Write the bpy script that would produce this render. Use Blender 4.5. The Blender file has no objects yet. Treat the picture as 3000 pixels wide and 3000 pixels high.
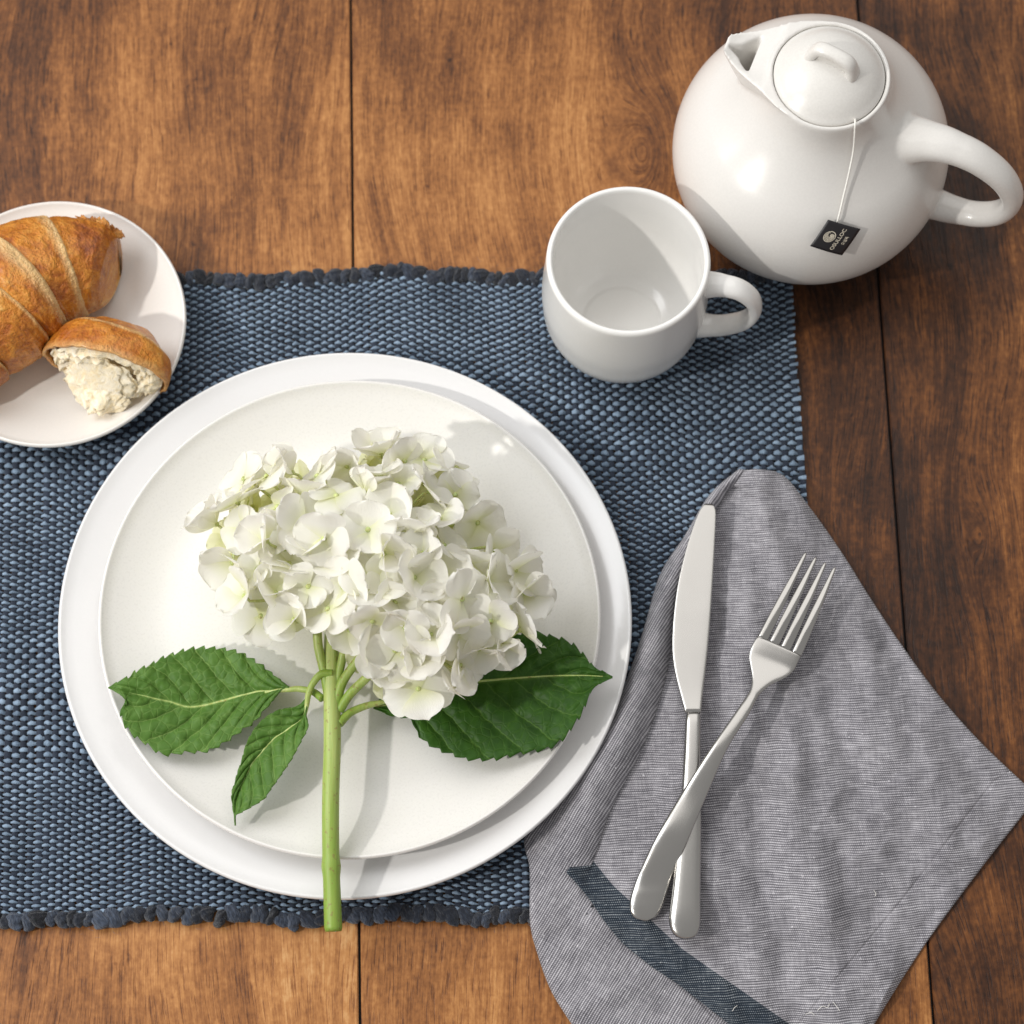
import bpy, bmesh, math, random
import numpy as np
from mathutils import Vector, Matrix, noise
from mathutils.bvhtree import BVHTree

random.seed(7)
rng = np.random.default_rng(7)
scene = bpy.context.scene
COL = scene.collection
R = math.radians

# ------------------------------------------------------------------ camera
TILT = R(14.1)
cd = bpy.data.cameras.new('camera')
cd.sensor_fit = 'AUTO'
cd.sensor_width = 24.0
cd.lens = 50.0
cd.shift_y = 0.25
cd.clip_start = 0.05
cd.clip_end = 50
cd.dof.use_dof = True
cd.dof.focus_distance = 0.985
cd.dof.aperture_fstop = 5.6
cam = bpy.data.objects.new('camera', cd)
cam.location = (0, 0, 1.0)
cam.rotation_euler = (TILT, 0, 0)
COL.objects.link(cam)
scene.camera = cam

# ------------------------------------------------------------------ light
world = bpy.data.worlds.new('World')
scene.world = world
world.use_nodes = True
bg = world.node_tree.nodes['Background']
bg.inputs['Color'].default_value = (1.0, 0.985, 0.965, 1)
bg.inputs['Strength'].default_value = 0.385


def aim(o, target):
    d = Vector(target) - o.location
    o.rotation_euler = d.to_track_quat('-Z', 'Y').to_euler()


# hard low window sun, coming from the left and a little from the front
ld = bpy.data.lights.new('key_lamp', 'SPOT')
ld.energy = 72
ld.color = (1.0, 0.965, 0.91)
ld.shadow_soft_size = 0.04
ld.spot_size = R(75)
ld.spot_blend = 0.4
key = bpy.data.objects.new('key_lamp', ld)
key.location = (-1.44, -0.27, 1.36)
COL.objects.link(key)
aim(key, (-0.05, 0.36, 0))
# big soft window light from the left and above
ad = bpy.data.lights.new('window_lamp', 'AREA')
ad.shape = 'RECTANGLE'
ad.size = 0.9
ad.size_y = 1.2
ad.energy = 15
ad.color = (0.96, 0.98, 1.0)
win = bpy.data.objects.new('window_lamp', ad)
win.location = (-1.15, 0.75, 1.25)
COL.objects.link(win)
aim(win, (0.0, 0.38, 0))

# added soft lamp in place of ceiling bounce, grading the steel and glaze
cl = bpy.data.lights.new('ceiling_bounce_fill', 'AREA')
cl.shape = 'RECTANGLE'
cl.size = 2.4
cl.size_y = 1.3
cl.energy = 11.5
cl.color = (1.0, 0.975, 0.94)
ceil = bpy.data.objects.new('ceiling_bounce_fill', cl)
ceil.location = (-0.15, 1.25, 1.45)
COL.objects.link(ceil)
aim(ceil, (0.0, 0.38, 0))

scene.view_settings.view_transform = 'Standard'
scene.view_settings.look = 'None'
scene.view_settings.exposure = 0.09
scene.view_settings.gamma = 1.0
scene.cycles.max_bounces = 16
scene.cycles.diffuse_bounces = 10
scene.cycles.transmission_bounces = 12
scene.cycles.sample_clamp_indirect = 6.0

# ------------------------------------------------------------------ helpers
F, PPY = 6250.0, 2250.0
S = 3000.0 / 1932.0


def P(px, py, z):
    """point at height z that stands where the survey of the photograph (3000 px) found it"""
    x = (px - 1500) / F
    y = (PPY - py) / F
    d = Vector((x, y * math.cos(TILT) + math.sin(TILT), y * math.sin(TILT) - math.cos(TILT)))
    return Vector((0, 0, 1.0)) + d * ((z - 1.0) / d.z)


def Q(px, py, z):
    return P(px * S, py * S, z)


def ray(px, py):
    x = (px * S - 1500) / F
    y = (PPY - py * S) / F
    return Vector((0, 0, 1.0)), Vector((x, y * math.cos(TILT) + math.sin(TILT), y * math.sin(TILT) - math.cos(TILT))).normalized()


def tag(o, label=None, cat=None, group=None, kind=None):
    if label: o['label'] = label
    if cat: o['category'] = cat
    if group: o['group'] = group
    if kind: o['kind'] = kind
    return o


def empty(name, loc=(0, 0, 0), rz=0.0):
    o = bpy.data.objects.new(name, None)
    o.empty_display_size = 0.02
    o.location = loc
    o.rotation_euler = (0, 0, rz)
    COL.objects.link(o)
    return o


def make_mesh(name, verts, faces, smooth=True):
    me = bpy.data.meshes.new(name)
    if isinstance(verts, np.ndarray) and isinstance(faces, np.ndarray):
        nf, k = faces.shape
        me.vertices.add(len(verts))
        me.vertices.foreach_set('co', np.ascontiguousarray(verts, dtype=np.float32).ravel())
        me.loops.add(nf * k)
        me.loops.foreach_set('vertex_index', np.ascontiguousarray(faces, dtype=np.int32).ravel())
        me.polygons.add(nf)
        me.polygons.foreach_set('loop_start', np.arange(0, nf * k, k, dtype=np.int32))
        me.update(calc_edges=True)
    else:
        me.from_pydata([tuple(v) for v in verts], [], [tuple(f) for f in faces])
    if smooth:
        me.polygons.foreach_set('use_smooth', np.ones(len(me.polygons), dtype=bool))
    me.update()
    return me


def link(name, me, mat=None, parent=None):
    """world-space mesh -> object; under a parent the mesh stays where it was modelled"""
    o = bpy.data.objects.new(name, me)
    COL.objects.link(o)
    if mat is not None:
        me.materials.clear()
        me.materials.append(mat)
    if parent is not None:
        o.parent = parent
        o.matrix_parent_inverse = Matrix.LocRotScale(parent.location, parent.rotation_euler, None).inverted()
        if parent.parent is not None:
            o.matrix_parent_inverse = (Matrix.LocRotScale(parent.parent.location, parent.parent.rotation_euler, None)
                                       @ parent.parent.matrix_parent_inverse.inverted_safe()).inverted() if False else Matrix.Identity(4)
    return o


def obj(name, verts, faces, mat, parent=None, smooth=True):
    return link(name, make_mesh(name, verts, faces, smooth), mat, parent)


def attr(o, name, values):
    a = o.data.attributes.new(name, 'FLOAT', 'POINT')
    a.data.foreach_set('value', np.asarray(values, dtype=np.float32))


def grid_faces(nu, nv, close_u=False, close_v=False, off=0):
    f = []
    for i in range(nu if close_u else nu - 1):
        i2 = (i + 1) % nu
        for j in range(nv if close_v else nv - 1):
            j2 = (j + 1) % nv
            f.append((off + i * nv + j, off + i2 * nv + j, off + i2 * nv + j2, off + i * nv + j2))
    return f


def lathe(profile, c, seg=128):
    v = []
    for r, z in profile:
        for k in range(seg):
            a = 2 * math.pi * k / seg
            v.append((c[0] + r * math.cos(a), c[1] + r * math.sin(a), c[2] + z))
    f = []
    n = len(profile)
    for i in range(n - 1):
        for k in range(seg):
            k2 = (k + 1) % seg
            f.append((i * seg + k, i * seg + k2, (i + 1) * seg + k2, (i + 1) * seg + k))
    if profile[0][0] > 1e-6:
        f.append(tuple(range(seg - 1, -1, -1)))
    if profile[-1][0] > 1e-6:
        f.append(tuple((n - 1) * seg + k for k in range(seg)))
    return v, f


def smooth_curve(pts, n):
    """Catmull-Rom through the points, n samples (points may be of any length)"""
    pts = [np.array(p, dtype=float) for p in pts]
    m = len(pts)
    d = [0.0]
    for a, b in zip(pts[:-1], pts[1:]):
        d.append(d[-1] + max(1e-9, np.linalg.norm(b - a)))
    out = []
    for k in range(n):
        t = d[-1] * k / (n - 1)
        i = min(m - 2, max(0, int(np.searchsorted(d, t, side='right') - 1)))
        u = (t - d[i]) / (d[i + 1] - d[i])
        p0 = pts[i - 1] if i > 0 else 2 * pts[i] - pts[i + 1]
        p3 = pts[i + 2] if i + 2 < m else 2 * pts[i + 1] - pts[i]
        p1, p2 = pts[i], pts[i + 1]
        out.append(0.5 * ((2 * p1) + (p2 - p0) * u + (2 * p0 - 5 * p1 + 4 * p2 - p3) * u * u + (3 * p1 - p0 - 3 * p2 + p3) * u ** 3))
    return out


def lin(xs, ys):
    return lambda x: float(np.interp(x, xs, ys))


def sweep(points, wid, thk, side, seg=16, caps=True, power=2.0):
    """tube along points; wid(t) along `side`, thk(t) along the other axis; superellipse section"""
    pts = [Vector(p) for p in points]
    n = len(pts)
    v, f = [], []
    for i, p in enumerate(pts):
        t = (pts[min(n - 1, i + 1)] - pts[max(0, i - 1)]).normalized()
        sd = Vector(side) - t * t.dot(Vector(side))
        sd.normalize()
        up = sd.cross(t)
        q = i / (n - 1)
        a, b = wid(q), thk(q)
        for k in range(seg):
            th = 2 * math.pi * k / seg
            c, s = math.cos(th), math.sin(th)
            e = 2.0 / power
            v.append(p + sd * (a * math.copysign(abs(c) ** e, c)) + up * (b * math.copysign(abs(s) ** e, s)))
    for i in range(n - 1):
        for k in range(seg):
            k2 = (k + 1) % seg
            f.append((i * seg + k, i * seg + k2, (i + 1) * seg + k2, (i + 1) * seg + k))
    if caps:
        f.append(tuple(range(seg - 1, -1, -1)))
        f.append(tuple((n - 1) * seg + k for k in range(seg)))
    return v, f


def fbm(p, s, o=4):
    return noise.fractal(Vector(p) * s, 1.0, 2.0, o, noise_basis='PERLIN_ORIGINAL')


# ------------------------------------------------------------------ node helpers
class Mat:
    def __init__(self, name):
        self.m = bpy.data.materials.new(name)
        self.m.use_nodes = True
        self.nt = self.m.node_tree
        self.b = self.nt.nodes['Principled BSDF']
        self.out = self.nt.nodes['Material Output']

    def new(self, t, props=None, **ins):
        n = self.nt.nodes.new(t)
        for k, v in (props or {}).items():
            setattr(n, k, v)
        for k, v in ins.items():
            self.put(n.inputs[k.replace('__', ' ')], v)
        return n

    def put(self, sock, v):
        if isinstance(v, bpy.types.NodeSocket):
            self.nt.links.new(v, sock)
        else:
            sock.default_value = v

    def math(self, op, a, b=None, c=None, clamp=False):
        n = self.nt.nodes.new('ShaderNodeMath')
        n.operation = op
        n.use_clamp = clamp
        self.put(n.inputs[0], a)
        if b is not None: self.put(n.inputs[1], b)
        if c is not None: self.put(n.inputs[2], c)
        return n.outputs[0]

    def add(self, a, b): return self.math('ADD', a, b)
    def mul(self, a, b): return self.math('MULTIPLY', a, b)
    def sub(self, a, b): return self.math('SUBTRACT', a, b)

    def xyz(self, x, y, z=0.0):
        n = self.nt.nodes.new('ShaderNodeCombineXYZ')
        self.put(n.inputs[0], x); self.put(n.inputs[1], y); self.put(n.inputs[2], z)
        return n.outputs[0]

    def sep(self, v):
        n = self.nt.nodes.new('ShaderNodeSeparateXYZ')
        self.put(n.inputs[0], v)
        return n.outputs

    def noise(self, vec, scale=1.0, detail=2.0, rough=0.5, dist=0.0, color=False):
        n = self.nt.nodes.new('ShaderNodeTexNoise')
        self.put(n.inputs['Vector'], vec)
        self.put(n.inputs['Scale'], scale)
        n.inputs['Detail'].default_value = detail
        n.inputs['Roughness'].default_value = rough
        n.inputs['Distortion'].default_value = dist
        return n.outputs['Color' if color else 'Fac']

    def ramp(self, fac, stops, interp='LINEAR'):
        n = self.nt.nodes.new('ShaderNodeValToRGB')
        n.color_ramp.interpolation = interp
        e = n.color_ramp.elements
        while len(e) < len(stops): e.new(0.5)
        for el, (p, c) in zip(e, stops):
            el.position = p
            el.color = (c[0], c[1], c[2], 1) if len(c) == 3 else c
        self.put(n.inputs[0], fac)
        return n.outputs[0]

    def step(self, fac, lo, hi, a=0.0, b=1.0):
        n = self.nt.nodes.new('ShaderNodeMapRange')
        n.interpolation_type = 'SMOOTHSTEP'
        self.put(n.inputs[0], fac)
        n.inputs[1].default_value = lo; n.inputs[2].default_value = hi
        n.inputs[3].default_value = a; n.inputs[4].default_value = b
        return n.outputs[0]

    def mix(self, fac, a, b, blend='MIX'):
        n = self.nt.nodes.new('ShaderNodeMix')
        n.data_type = 'RGBA'
        n.blend_type = blend
        self.put(n.inputs[0], fac)
        self.put(n.inputs[6], a if isinstance(a, bpy.types.NodeSocket) else (*a, 1))
        self.put(n.inputs[7], b if isinstance(b, bpy.types.NodeSocket) else (*b, 1))
        return n.outputs[2]

    def bump(self, h, strength=0.5, dist=0.001):
        n = self.nt.nodes.new('ShaderNodeBump')
        n.inputs['Strength'].default_value = strength
        n.inputs['Distance'].default_value = dist
        self.put(n.inputs['Height'], h)
        self.nt.links.new(n.outputs[0], self.b.inputs['Normal'])

    def attr(self, name, kind='GEOMETRY'):
        n = self.nt.nodes.new('ShaderNodeAttribute')
        n.attribute_name = name
        n.attribute_type = kind
        return n.outputs['Fac']

    def pos(self):
        return self.nt.nodes.new('ShaderNodeNewGeometry').outputs['Position']

    def coord(self, which='Object', ob=None):
        n = self.nt.nodes.new('ShaderNodeTexCoord')
        if ob is not None: n.object = ob
        return n.outputs[which]

    def set(self, **kw):
        names = {'color': 'Base Color', 'rough': 'Roughness', 'metal': 'Metallic', 'spec': 'Specular IOR Level',
                 'coat': 'Coat Weight', 'coat_rough': 'Coat Roughness', 'sss': 'Subsurface Weight',
                 'sss_scale': 'Subsurface Scale', 'sheen': 'Sheen Weight', 'aniso': 'Anisotropic'}
        for k, v in kw.items():
            if isinstance(v, tuple) and len(v) == 3: v = (*v, 1)
            self.put(self.b.inputs[names[k]], v)
        return self


# ------------------------------------------------------------------ materials
YAW = R(1.51)
TABLE_LOC = Vector((0, 0.38, 0))
table = empty('table', TABLE_LOC, YAW)
tag(table, 'wooden table of wide walnut brown planks with dark seams', 'table')
TINV = Matrix.LocRotScale(TABLE_LOC, table.rotation_euler, None).inverted()


def tpx(px, py):
    """1932-px survey point -> table coordinates"""
    return TINV @ Q(px, py, 0)


def wood_material():
    M = Mat('walnut_plank')
    c = M.sep(M.coord('Object', table))
    x, y = c[0], c[1]
    seed = M.attr('seed', 'OBJECT')
    tone = M.attr('tone', 'OBJECT')
    sx = M.mul(seed, 3.17)
    # slow wander of the grain
    wander = M.sub(M.noise(M.xyz(M.add(M.mul(x, 5.0), sx), M.mul(y, 2.2), seed), 1.0, 2, 0.5), 0.5)
    wander2 = M.sub(M.noise(M.xyz(M.add(M.mul(x, 16.0), sx), M.mul(y, 9.0), seed), 1.0, 2, 0.5), 0.5)
    u = M.add(M.add(x, M.mul(wander, 0.125)), M.mul(wander2, 0.010))
    # burls and knots: the grain closes round them
    knots = [(1215, 285, .040, 2.0), (1850, 1010, .016, 2.6)]
    heart = None
    for px, py, rad, asp in knots:
        k = tpx(px, py)
        dx = M.sub(x, k.x)
        dy = M.mul(M.sub(y, k.y), 1.0 / asp)
        r = M.math('SQRT', M.add(M.mul(dx, dx), M.mul(dy, dy)))
        w = M.mul(M.math('EXPONENT', M.mul(M.mul(r, r), -1.0 / (rad * rad))), 0.66)
        target = M.add(M.mul(r, 1.25), k.x)
        u = M.add(u, M.mul(M.sub(target, u), w))
        heart = w if heart is None else M.math('MAXIMUM', heart, w)
    uu = M.add(u, sx)
    fine = M.noise(M.xyz(M.mul(uu, 860.0), M.mul(y, 44.0), seed), 1.0, 3, 0.66)
    mid = M.noise(M.xyz(M.mul(uu, 130.0), M.mul(y, 9.0), seed), 1.0, 3, 0.6)
    broad = M.noise(M.xyz(M.mul(uu, 13.0), M.mul(y, 4.0), seed), 1.0, 3, 0.5)
    cloud = M.noise(M.xyz(M.mul(x, 11.0), M.mul(y, 8.0), M.add(seed, 5.0)), 1.0, 2, 0.5)
    mottle = M.noise(M.xyz(M.mul(x, 34.0), M.mul(y, 26.0), seed), 1.0, 4, 0.62)
    grit = M.noise(M.xyz(M.mul(x, 420.0), M.mul(y, 260.0), seed), 1.0, 2, 0.6)
    saw = M.noise(M.xyz(M.mul(x, 26.0), M.mul(y, 560.0), seed), 1.0, 2, 0.5)
    ring = M.math('SINE', M.add(M.mul(uu, 620.0), M.mul(mid, 6.0)))
    pores = M.noise(M.xyz(M.mul(uu, 1150.0), M.mul(y, 62.0), seed), 1.0, 2, 0.5)
    pore = M.step(pores, 0.59, 0.66)
    speck = M.step(M.noise(M.xyz(M.mul(x, 95.0), M.mul(y, 95.0), seed), 1.0, 2, 0.5), 0.71, 0.78)
    f = M.add(M.mul(M.sub(fine, 0.5), 0.56), M.mul(M.sub(mid, 0.5), 0.50))
    f = M.add(f, M.mul(M.sub(broad, 0.5), 0.75))
    f = M.add(f, M.mul(M.sub(cloud, 0.5), 0.75))
    f = M.add(f, M.mul(M.sub(mottle, 0.5), 0.48))
    f = M.add(f, M.mul(M.sub(grit, 0.5), 0.42))
    f = M.add(f, M.mul(M.sub(saw, 0.5), 0.08))
    f = M.add(f, M.mul(ring, 0.022))
    f = M.sub(f, M.mul(pore, 0.17))
    f = M.sub(f, M.mul(speck, 0.22))
    # heartwood patches; shade and light fall-off toward the right are painted in too
    for px, py, ax, ay, amt in ((1640, 420, .085, .26, .30), (1600, 820, .07, .20, .15), (1240, 330, .02, .07, .16),
                                (200, 120, .12, .09, .14), (1640, 1250, .06, .22, .16), (900, 20, .2, .05, .12), (360, 490, .012, .06, .16)):
        k = tpx(px, py)
        dx = M.mul(M.sub(x, k.x), 1 / ax)
        dy = M.mul(M.sub(y, k.y), 1 / ay)
        w = M.math('EXPONENT', M.mul(M.add(M.mul(dx, dx), M.mul(dy, dy)), -1.0))
        f = M.sub(f, M.mul(w, amt))
    fac = M.add(M.add(f, 0.60), tone)
    col = M.ramp(fac, [(0.0, (0.022, 0.009, 0.005)), (0.22, (0.066, 0.024, 0.009)), (0.42, (0.155, 0.056, 0.016)),
                       (0.62, (0.295, 0.118, 0.034)), (0.82, (0.45, 0.205, 0.066)), (1.0, (0.58, 0.32, 0.13))])
    M.set(color=col, rough=M.add(0.40, M.mul(fine, 0.18)), spec=0.28)
    M.bump(M.add(M.mul(fine, 0.6), M.sub(M.mul(mottle, 0.15), M.mul(pore, 0.8))), 0.35, 0.0006)
    return M.m


def plain(name, col, rough=0.5, **kw):
    M = Mat(name)
    M.set(color=col, rough=rough, **kw)
    return M.m


def ceramic(name, col, rough, speckle=0.0, coat=0.0, wave=0.15):
    M = Mat(name)
    p = M.pos()
    n1 = M.noise(p, 900.0, 3, 0.6)
    n2 = M.noise(p, 28.0, 2, 0.5)
    c2 = tuple(max(0, v * (1 - speckle)) for v in col)
    M.set(color=M.mix(M.step(n1, 0.35, 0.65), c2, col), rough=M.add(rough - 0.04, M.mul(n1, 0.08)), spec=0.5, coat=coat)
    M.b.inputs['Coat Roughness'].default_value = 0.06
    M.bump(M.add(M.mul(n1, 0.05), M.mul(n2, wave)), 0.25, 0.0008)
    return M.m


MW = {}
MW['gloss'] = ceramic('white_glazed_porcelain', (0.765, 0.76, 0.758), 0.18, 0.01, 0.15, 0.12)
MW['satin'] = ceramic('warm_white_satin_glaze', (0.785, 0.768, 0.742), 0.28, 0.012, 0.0, 0.1)
MW['cream'] = ceramic('cream_white_glaze', (0.78, 0.755, 0.72), 0.30, 0.02, 0.1, 0.1)
MW['pot'] = ceramic('ivory_teapot_glaze', (0.72, 0.70, 0.67), 0.25, 0.03, 0.15, 0.12)
MW['lid'] = ceramic('speckled_matte_lid_glaze', (0.72, 0.70, 0.665), 0.30, 0.045, 0.1, 0.1)
MW['cup'] = ceramic('smooth_white_cup_glaze', (0.82, 0.81, 0.79), 0.18, 0.015, 0.3, 0.08)

# ------------------------------------------------------------------ table
WOOD = wood_material()
PITCH, GAP = 0.26925, 0.0013
SEAM0 = (TINV @ P(1040, 1400, 0)).x        # seam left of the middle plank
for k in range(-4, 5):
    x0, x1 = SEAM0 + k * PITCH + GAP / 2, SEAM0 + (k + 1) * PITCH - GAP / 2
    bm = bmesh.new()
    bmesh.ops.create_cube(bm, size=1)
    xc = (x0 + x1) / 2
    for v in bm.verts:
        v.co = Vector((v.co.x * (x1 - x0), v.co.y * 2.0, v.co.z * 0.012 - 0.006))
    bmesh.ops.bevel(bm, geom=[e for e in bm.edges if all(v.co.z > -0.003 for v in e.verts)], offset=0.0005, segments=2, affect='EDGES')
    me = bpy.data.meshes.new('plank')
    bm.to_mesh(me); bm.free()
    o = bpy.data.objects.new('plank', me)
    me.materials.append(WOOD)
    COL.objects.link(o)
    o.parent = table
    o.location = (xc, 0, 0)
    o['seed'] = float([1.3, 4.1, 2.2, 8.6, 3.05, 5.7, 9.4, 6.6, 7.7][k + 4])
    o['tone'] = float({-1: 0.0, 0: 0.03, 1: -0.15}.get(k, -0.06))  # right plank: darker timber, with light fall-off from the left put into its tone
bm = bmesh.new()
bmesh.ops.create_cube(bm, size=1)
for v in bm.verts:
    v.co = Vector((v.co.x * PITCH * 8.9, v.co.y * 1.98, v.co.z * 0.02 - 0.0135))
me = bpy.data.meshes.new('table_base')
bm.to_mesh(me); bm.free()
me.materials.append(plain('dark_seam', (0.022, 0.023, 0.026), 0.8))
o = bpy.data.objects.new('table_base', me)
COL.objects.link(o)
o.parent = table
o.location = (0.12, 0, 0)

# ------------------------------------------------------------------ placemat
MA, MB_ = P(2314, 788, 0.002), P(2458, 2690, 0.002)
mat_rot = math.atan2((MA - MB_).y, (MA - MB_).x) - math.pi / 2
MAT_H = (MA - MB_).length - 0.0015
MAT_W = 0.49
placemat = empty('placemat', (MA.x, MA.y, 0), mat_rot - R(0.35))
tag(placemat, 'blue and navy handwoven placemat with lumpy overcast edges', 'placemat')


def yarn_material(name, dark, light, rough=0.85):
    M = Mat(name)
    p = M.coord('Object')
    t = M.attr('tint')
    n = M.noise(p, 1600.0, 2, 0.6)
    n2 = M.noise(p, 45.0, 3, 0.6)
    f = M.add(M.add(M.mul(t, 0.5), M.mul(M.sub(n, 0.5), 0.7)), M.mul(M.sub(n2, 0.5), 0.7))
    M.set(color=M.ramp(M.add(f, 0.25), [(0.0, dark), (1.0, light)]), rough=rough, spec=0.25, sheen=0.15)
    M.bump(n, 0.5, 0.0006)
    return M.m


WEFT = yarn_material('light_blue_yarn', (0.055, 0.088, 0.136), (0.34, 0.455, 0.59))
WARP = yarn_material('navy_yarn', (0.006, 0.009, 0.017), (0.034, 0.045, 0.070))
EDGE = yarn_material('navy_edge_yarn', (0.006, 0.009, 0.017), (0.050, 0.066, 0.098))

# column pitches (warp) and row pitches (weft, coarse and fine bands)
cols = [-0.0015]
while cols[-1] > -MAT_W:
    cols.append(cols[-1] - float(np.clip(rng.normal(0.00370, 0.00024), 0.0031, 0.0044)))
cols = np.array(cols)
cw = np.abs(np.diff(cols, append=cols[-1] - 0.0037)) * 0.49
inset = 0.0044
rows, coarse = [], []
yy = -inset
bands = [(0.0, 0.056, 0), (0.056, 0.122, 1), (0.122, 0.192, 0), (0.192, 0.262, 1), (0.262, 0.34, 0)]
while yy > -MAT_H + inset:
    d = -yy
    b = 0.85 * float(np.clip(sum((1 if q else 0) * (1 / (1 + math.exp(-(d - a) / 0.004))) * (1 / (1 + math.exp((d - e) / 0.004))) for a, e, q in bands), 0, 1)) * (0.75 + 0.25 * math.sin(d * 260))
    rows.append(yy); coarse.append(b)
    yy -= (0.00190 + 0.00125 * b) * float(rng.normal(1, 0.035))
rows = np.array(rows); coarse = np.array(coarse)
nc, nr = len(cols), len(rows)


def wobble(x, y):
    return 0.0011 * np.sin(x * 61 + 1.3) + 0.0008 * np.sin(x * 143 + y * 9) + 0.0006 * np.sin(x * 23 + y * 31) - 0.0125 * x - 0.0012 * (x + 0.15) / 0.15 + 0.0022 * np.exp(-((x + 0.20) / 0.07) ** 2) * (np.asarray(y) > -0.1)


def yarns(center, wid, thk, up_is_x, seg=6):
    """center (n,m,3) yarn paths; elliptic section; returns verts, faces"""
    n, m, _ = center.shape
    th = 2 * np.pi * (np.arange(seg) + 0.5) / seg
    v = np.repeat(center[:, :, None, :], seg, axis=2)
    ax = 0 if up_is_x else 1
    v[..., ax] += wid[:, :, None] * np.cos(th)
    v[..., 2] += thk[:, :, None] * np.sin(th)
    idx = np.arange(n * m * seg).reshape(n, m, seg)
    a = idx[:, :-1, :]; b = idx[:, 1:, :]
    f = np.stack([a, np.roll(a, -1, 2), np.roll(b, -1, 2), b], axis=-1).reshape(-1, 4)
    return v.reshape(-1, 3), f


# warp: 2 stations per weft interval
ny = nr * 2 - 1
cy = np.interp(np.arange(ny) / 2.0, np.arange(nr), rows)
co = np.interp(np.arange(ny) / 2.0, np.arange(nr), coarse)
i_, j_ = np.meshgrid(np.arange(nc), np.arange(ny), indexing='ij')
sgn = np.where(j_ % 2 == 0, np.where((i_ + j_ // 2) % 2 == 0, 1.0, -1.0), 0.0)
ctr = np.zeros((nc, ny, 3))
ctr[..., 0] = cols[:, None] + 0.0006 * np.sin(cy[None, :] * 40 + np.arange(nc)[:, None] * .31) + rng.normal(0, 0.00010, (nc, ny))
ctr[..., 1] = cy[None, :] + wobble(ctr[..., 0], cy[None, :])
ctr[..., 2] = 0.0023 + 0.00050 * sgn
w_ = cw[:, None] * (0.96 - 0.12 * (sgn < 0)) * rng.normal(1, .05, (nc, ny))
t_ = 0.00095 * np.ones((nc, ny))
V, Fc = yarns(ctr, w_, t_, True)
o = link('warp_yarn', make_mesh('warp_yarn', V, Fc), WARP)
o.parent = placemat
attr(o, 'tint', np.repeat(np.clip(rng.normal(0.5, 0.25, nc), 0, 1), ny * 6))
tag(o, kind='stuff')

# weft: 3 stations per column
nx = nc * 3 - 2
cx = np.interp(np.arange(nx) / 3.0, np.arange(nc), cols)
j2, i2 = np.meshgrid(np.arange(nr), np.arange(nx), indexing='ij')
ph = i2 / 3.0
zz = -np.cos(np.pi * ph) * np.where(j2 % 2 == 0, 1.0, -1.0)
ctr = np.zeros((nr, nx, 3))
ctr[..., 0] = cx[None, :]
ctr[:, 0, 0] += 0.0016 + rng.normal(0, 0.0004, nr)
ctr[..., 1] = rows[:, None] + wobble(cx[None, :], rows[:, None]) + rng.normal(0, 0.00012, (nr, nx))
amp = 0.00140 + rng.normal(0, 0.00012, (nr, nx))
ctr[..., 2] = 0.0024 + amp * np.sign(zz) * np.abs(zz) ** 1.35
w_ = (0.00070 + 0.00056 * coarse)[:, None] * np.where(zz > 0.8, 1.36, np.where(zz > 0.2, 0.98, 0.72)) * rng.normal(1, .10, (nr, nx))
t_ = 0.00066 * np.ones((nr, nx)) * (1 + 0.1 * coarse[:, None])
V, Fc = yarns(ctr, w_, t_, False)
o = link('weft_yarn', make_mesh('weft_yarn', V, Fc), WEFT)
o.parent = placemat
attr(o, 'tint', np.repeat(np.clip(rng.normal(0.5, 0.16, (nr, 1)) + rng.normal(0, 0.16, (nr, nx)), 0, 1).ravel(), 6))
tag(o, kind='stuff')

# lumpy overcast edging: one wrapped stitch after the other
M = Mat('overcast_yarn')
gp = M.sep(M.coord('Object'))
hel = M.add(M.mul(gp[0], 0.75), M.mul(gp[1], 0.55))
fib = M.noise(M.xyz(M.mul(hel, 3600.0), M.mul(gp[1], 420.0), M.mul(gp[2], 500.0)), 1.0, 2, 0.6)
rnd = M.new('ShaderNodeObjectInfo').outputs['Random']
M.set(color=M.ramp(M.add(M.mul(fib, 0.75), M.mul(M.sub(rnd, 0.35), 0.45)), [(0.20, (0.003, 0.004, 0.008)), (0.52, (0.014, 0.020, 0.035)), (0.88, (0.10, 0.13, 0.19))]), rough=0.85, spec=0.2, sheen=0.3)
M.bump(fib, 1.0, 0.0012)
EDGE = M.m
stitch_meshes = []
for q in range(8):
    v = []
    nu, nv = 24, 32
    tw = 3 + q % 3
    for a in range(nu):
        th = math.pi * a / (nu - 1)
        for b in range(nv):
            phi = 2 * math.pi * b / nv
            rr = math.sin(th) ** 0.62
            g = 1 + 0.10 * math.sin(tw * (phi + 1.5 * th * (1 if q % 3 else -0.8)) + q) + 0.16 * noise.noise(Vector((math.cos(phi) * rr * 1.6 + q * 9, math.sin(phi) * rr * 1.6, th * 1.6)))
            v.append((0.0034 * rr * math.cos(phi) * g + 0.0009 * math.sin(th * 2 + q), 0.0042 * -math.cos(th), 0.0026 * rr * math.sin(phi) * g))
    me = make_mesh('edge_stitch', v, grid_faces(nu, nv, close_v=True))
    me.materials.append(EDGE)
    stitch_meshes.append(me)
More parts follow.
